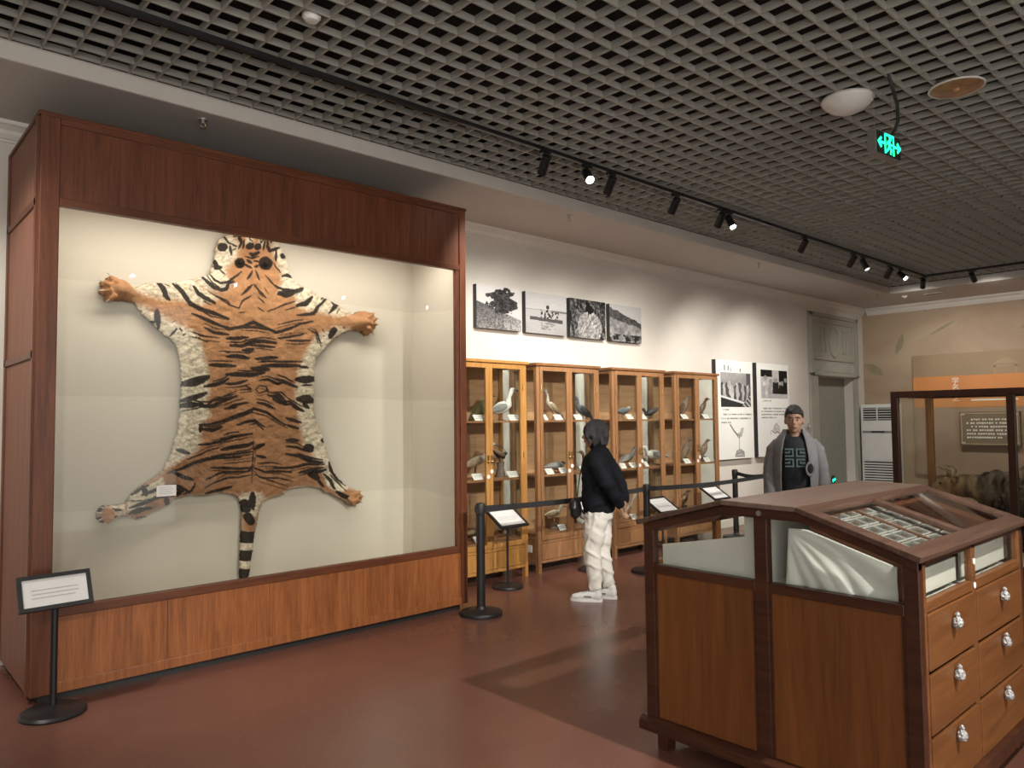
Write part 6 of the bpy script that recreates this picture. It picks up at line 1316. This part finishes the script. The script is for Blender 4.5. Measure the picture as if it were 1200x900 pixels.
fuse('shirt', s_, 'shirt_black', mt, 0.011, 3, 0.5, crease(0.006, 9, 9, 13))
def square_c(cx, cz, flip, h):
    mb = MB(); y0, y1, w_ = 0.124, 0.129, 0.013
    mb.box(cx-h, cx+h, y0, y1, cz+h-w_, cz+h).box(cx-h, cx+h, y0, y1, cz-h, cz-h+w_); xs_ = cx+h-w_ if flip else cx-h; mb.box(xs_, xs_+w_, y0, y1, cz-h+w_, cz+h-w_)
    mb.box(cx-0.002, cx+h if not flip else cx+0.002, y0, y1, cz-w_/2, cz+w_/2) if not flip else mb.box(cx-h, cx+0.002, y0, y1, cz-w_/2, cz+w_/2)
    mb.box(cx-w_/2, cx+w_/2, y0, y1, cz-w_/2, cz+h*0.4); return mb
for cx in (-0.046, 0.046):
    for cz in (1.205, 1.295): obj('shirt_motif', square_c(cx, cz, cx < 0, 0.037), 'motif', mt, local=True)
j_ = MB(); n = 30; levels = [(0.84, 0.19, 0.14, 0.11), (0.98, 0.19, 0.142, 0.115), (1.13, 0.188, 0.14, 0.11), (1.27, 0.19, 0.136, 0.105), (1.37, 0.18, 0.118, 0.09), (1.43, 0.135, 0.096, 0.08), (1.465, 0.095, 0.085, 0.06), (1.50, 0.088, 0.085, 0.062)]
vs = []
for (z, rx, ry, gap) in levels:
    a0 = math.asin(min(0.95, gap/rx))
    for i in range(n+1):
        a = PI/2+a0+(2*PI-2*a0)*i/n; k = 1+0.03*math.sin(a*5+z*14)+0.02*math.sin(a*9-z*20)
        vs.append((rx*math.cos(a)*k, ry*math.sin(a)*k-0.005, z))
j_.add(vs, [(j*(n+1)+i, j*(n+1)+i+1, (j+1)*(n+1)+i+1, (j+1)*(n+1)+i) for j in range(len(levels)-1) for i in range(n)])
jo = obj('jacket', j_, 'jacket_grey', mt, smooth=True, local=True); so = jo.modifiers.new('s', 'SOLIDIFY'); so.thickness = 0.012; so.offset = 1
ss = jo.modifiers.new('d', 'SUBSURF'); ss.levels = 1; ss.render_levels = 1
for sx in (-1, 1):
    q_ = MB().tube([(sx*0.13, -0.015, 1.375), (sx*0.182, -0.02, 1.31), EL[sx], ((EL[sx][0]+WR[sx][0])/2, 0.03, 0.98), WR[sx]], [0.062, 0.068, 0.060, 0.054, 0.048], 14)
    fuse('sleeve', q_, 'jacket_grey', jo, 0.011, 3, 0.5, crease(0.022, 9, 18, 81+sx))
r_ = MB().torus((0, 0, 0), 0.04, 0.011, (-0.35, 1, 0), 22, 8); r_.v = [(-0.12+p[0]*0.8, 0.15+p[1], 1.155+p[2]*1.35) for p in r_.v]
obj('rolled_cuff', r_, 'jacket_grey', jo, smooth=True, local=True)
obj('cuff_fold', MB().ell((-0.125, 0.135, 1.155), (0.036, 0.012, 0.058)), 'shirt_black', jo, smooth=True, local=True)
q_ = MB().tube([(0, -0.0, 0.95), (0, -0.005, 0.85)], [(0.16, 0.115), (0.165, 0.12)], 16)
for sx in (-1, 1): q_.tube([(sx*0.085, 0, 0.88), (sx*0.09, 0.015, 0.5), (sx*0.092, -0.02, 0.10)], [0.095, 0.075, 0.065], 14)
fuse('trousers', q_, 'trousers_dark', mt, 0.012, 3, 0.5, crease(0.02, 9, 14, 91))
shoe(mt, -0.095, 0.02, 0.12, 'shoe_dark', 1, 'shoe_dark'); shoe(mt, 0.095, 0.02, -0.12, 'shoe_dark', 1, 'shoe_dark')
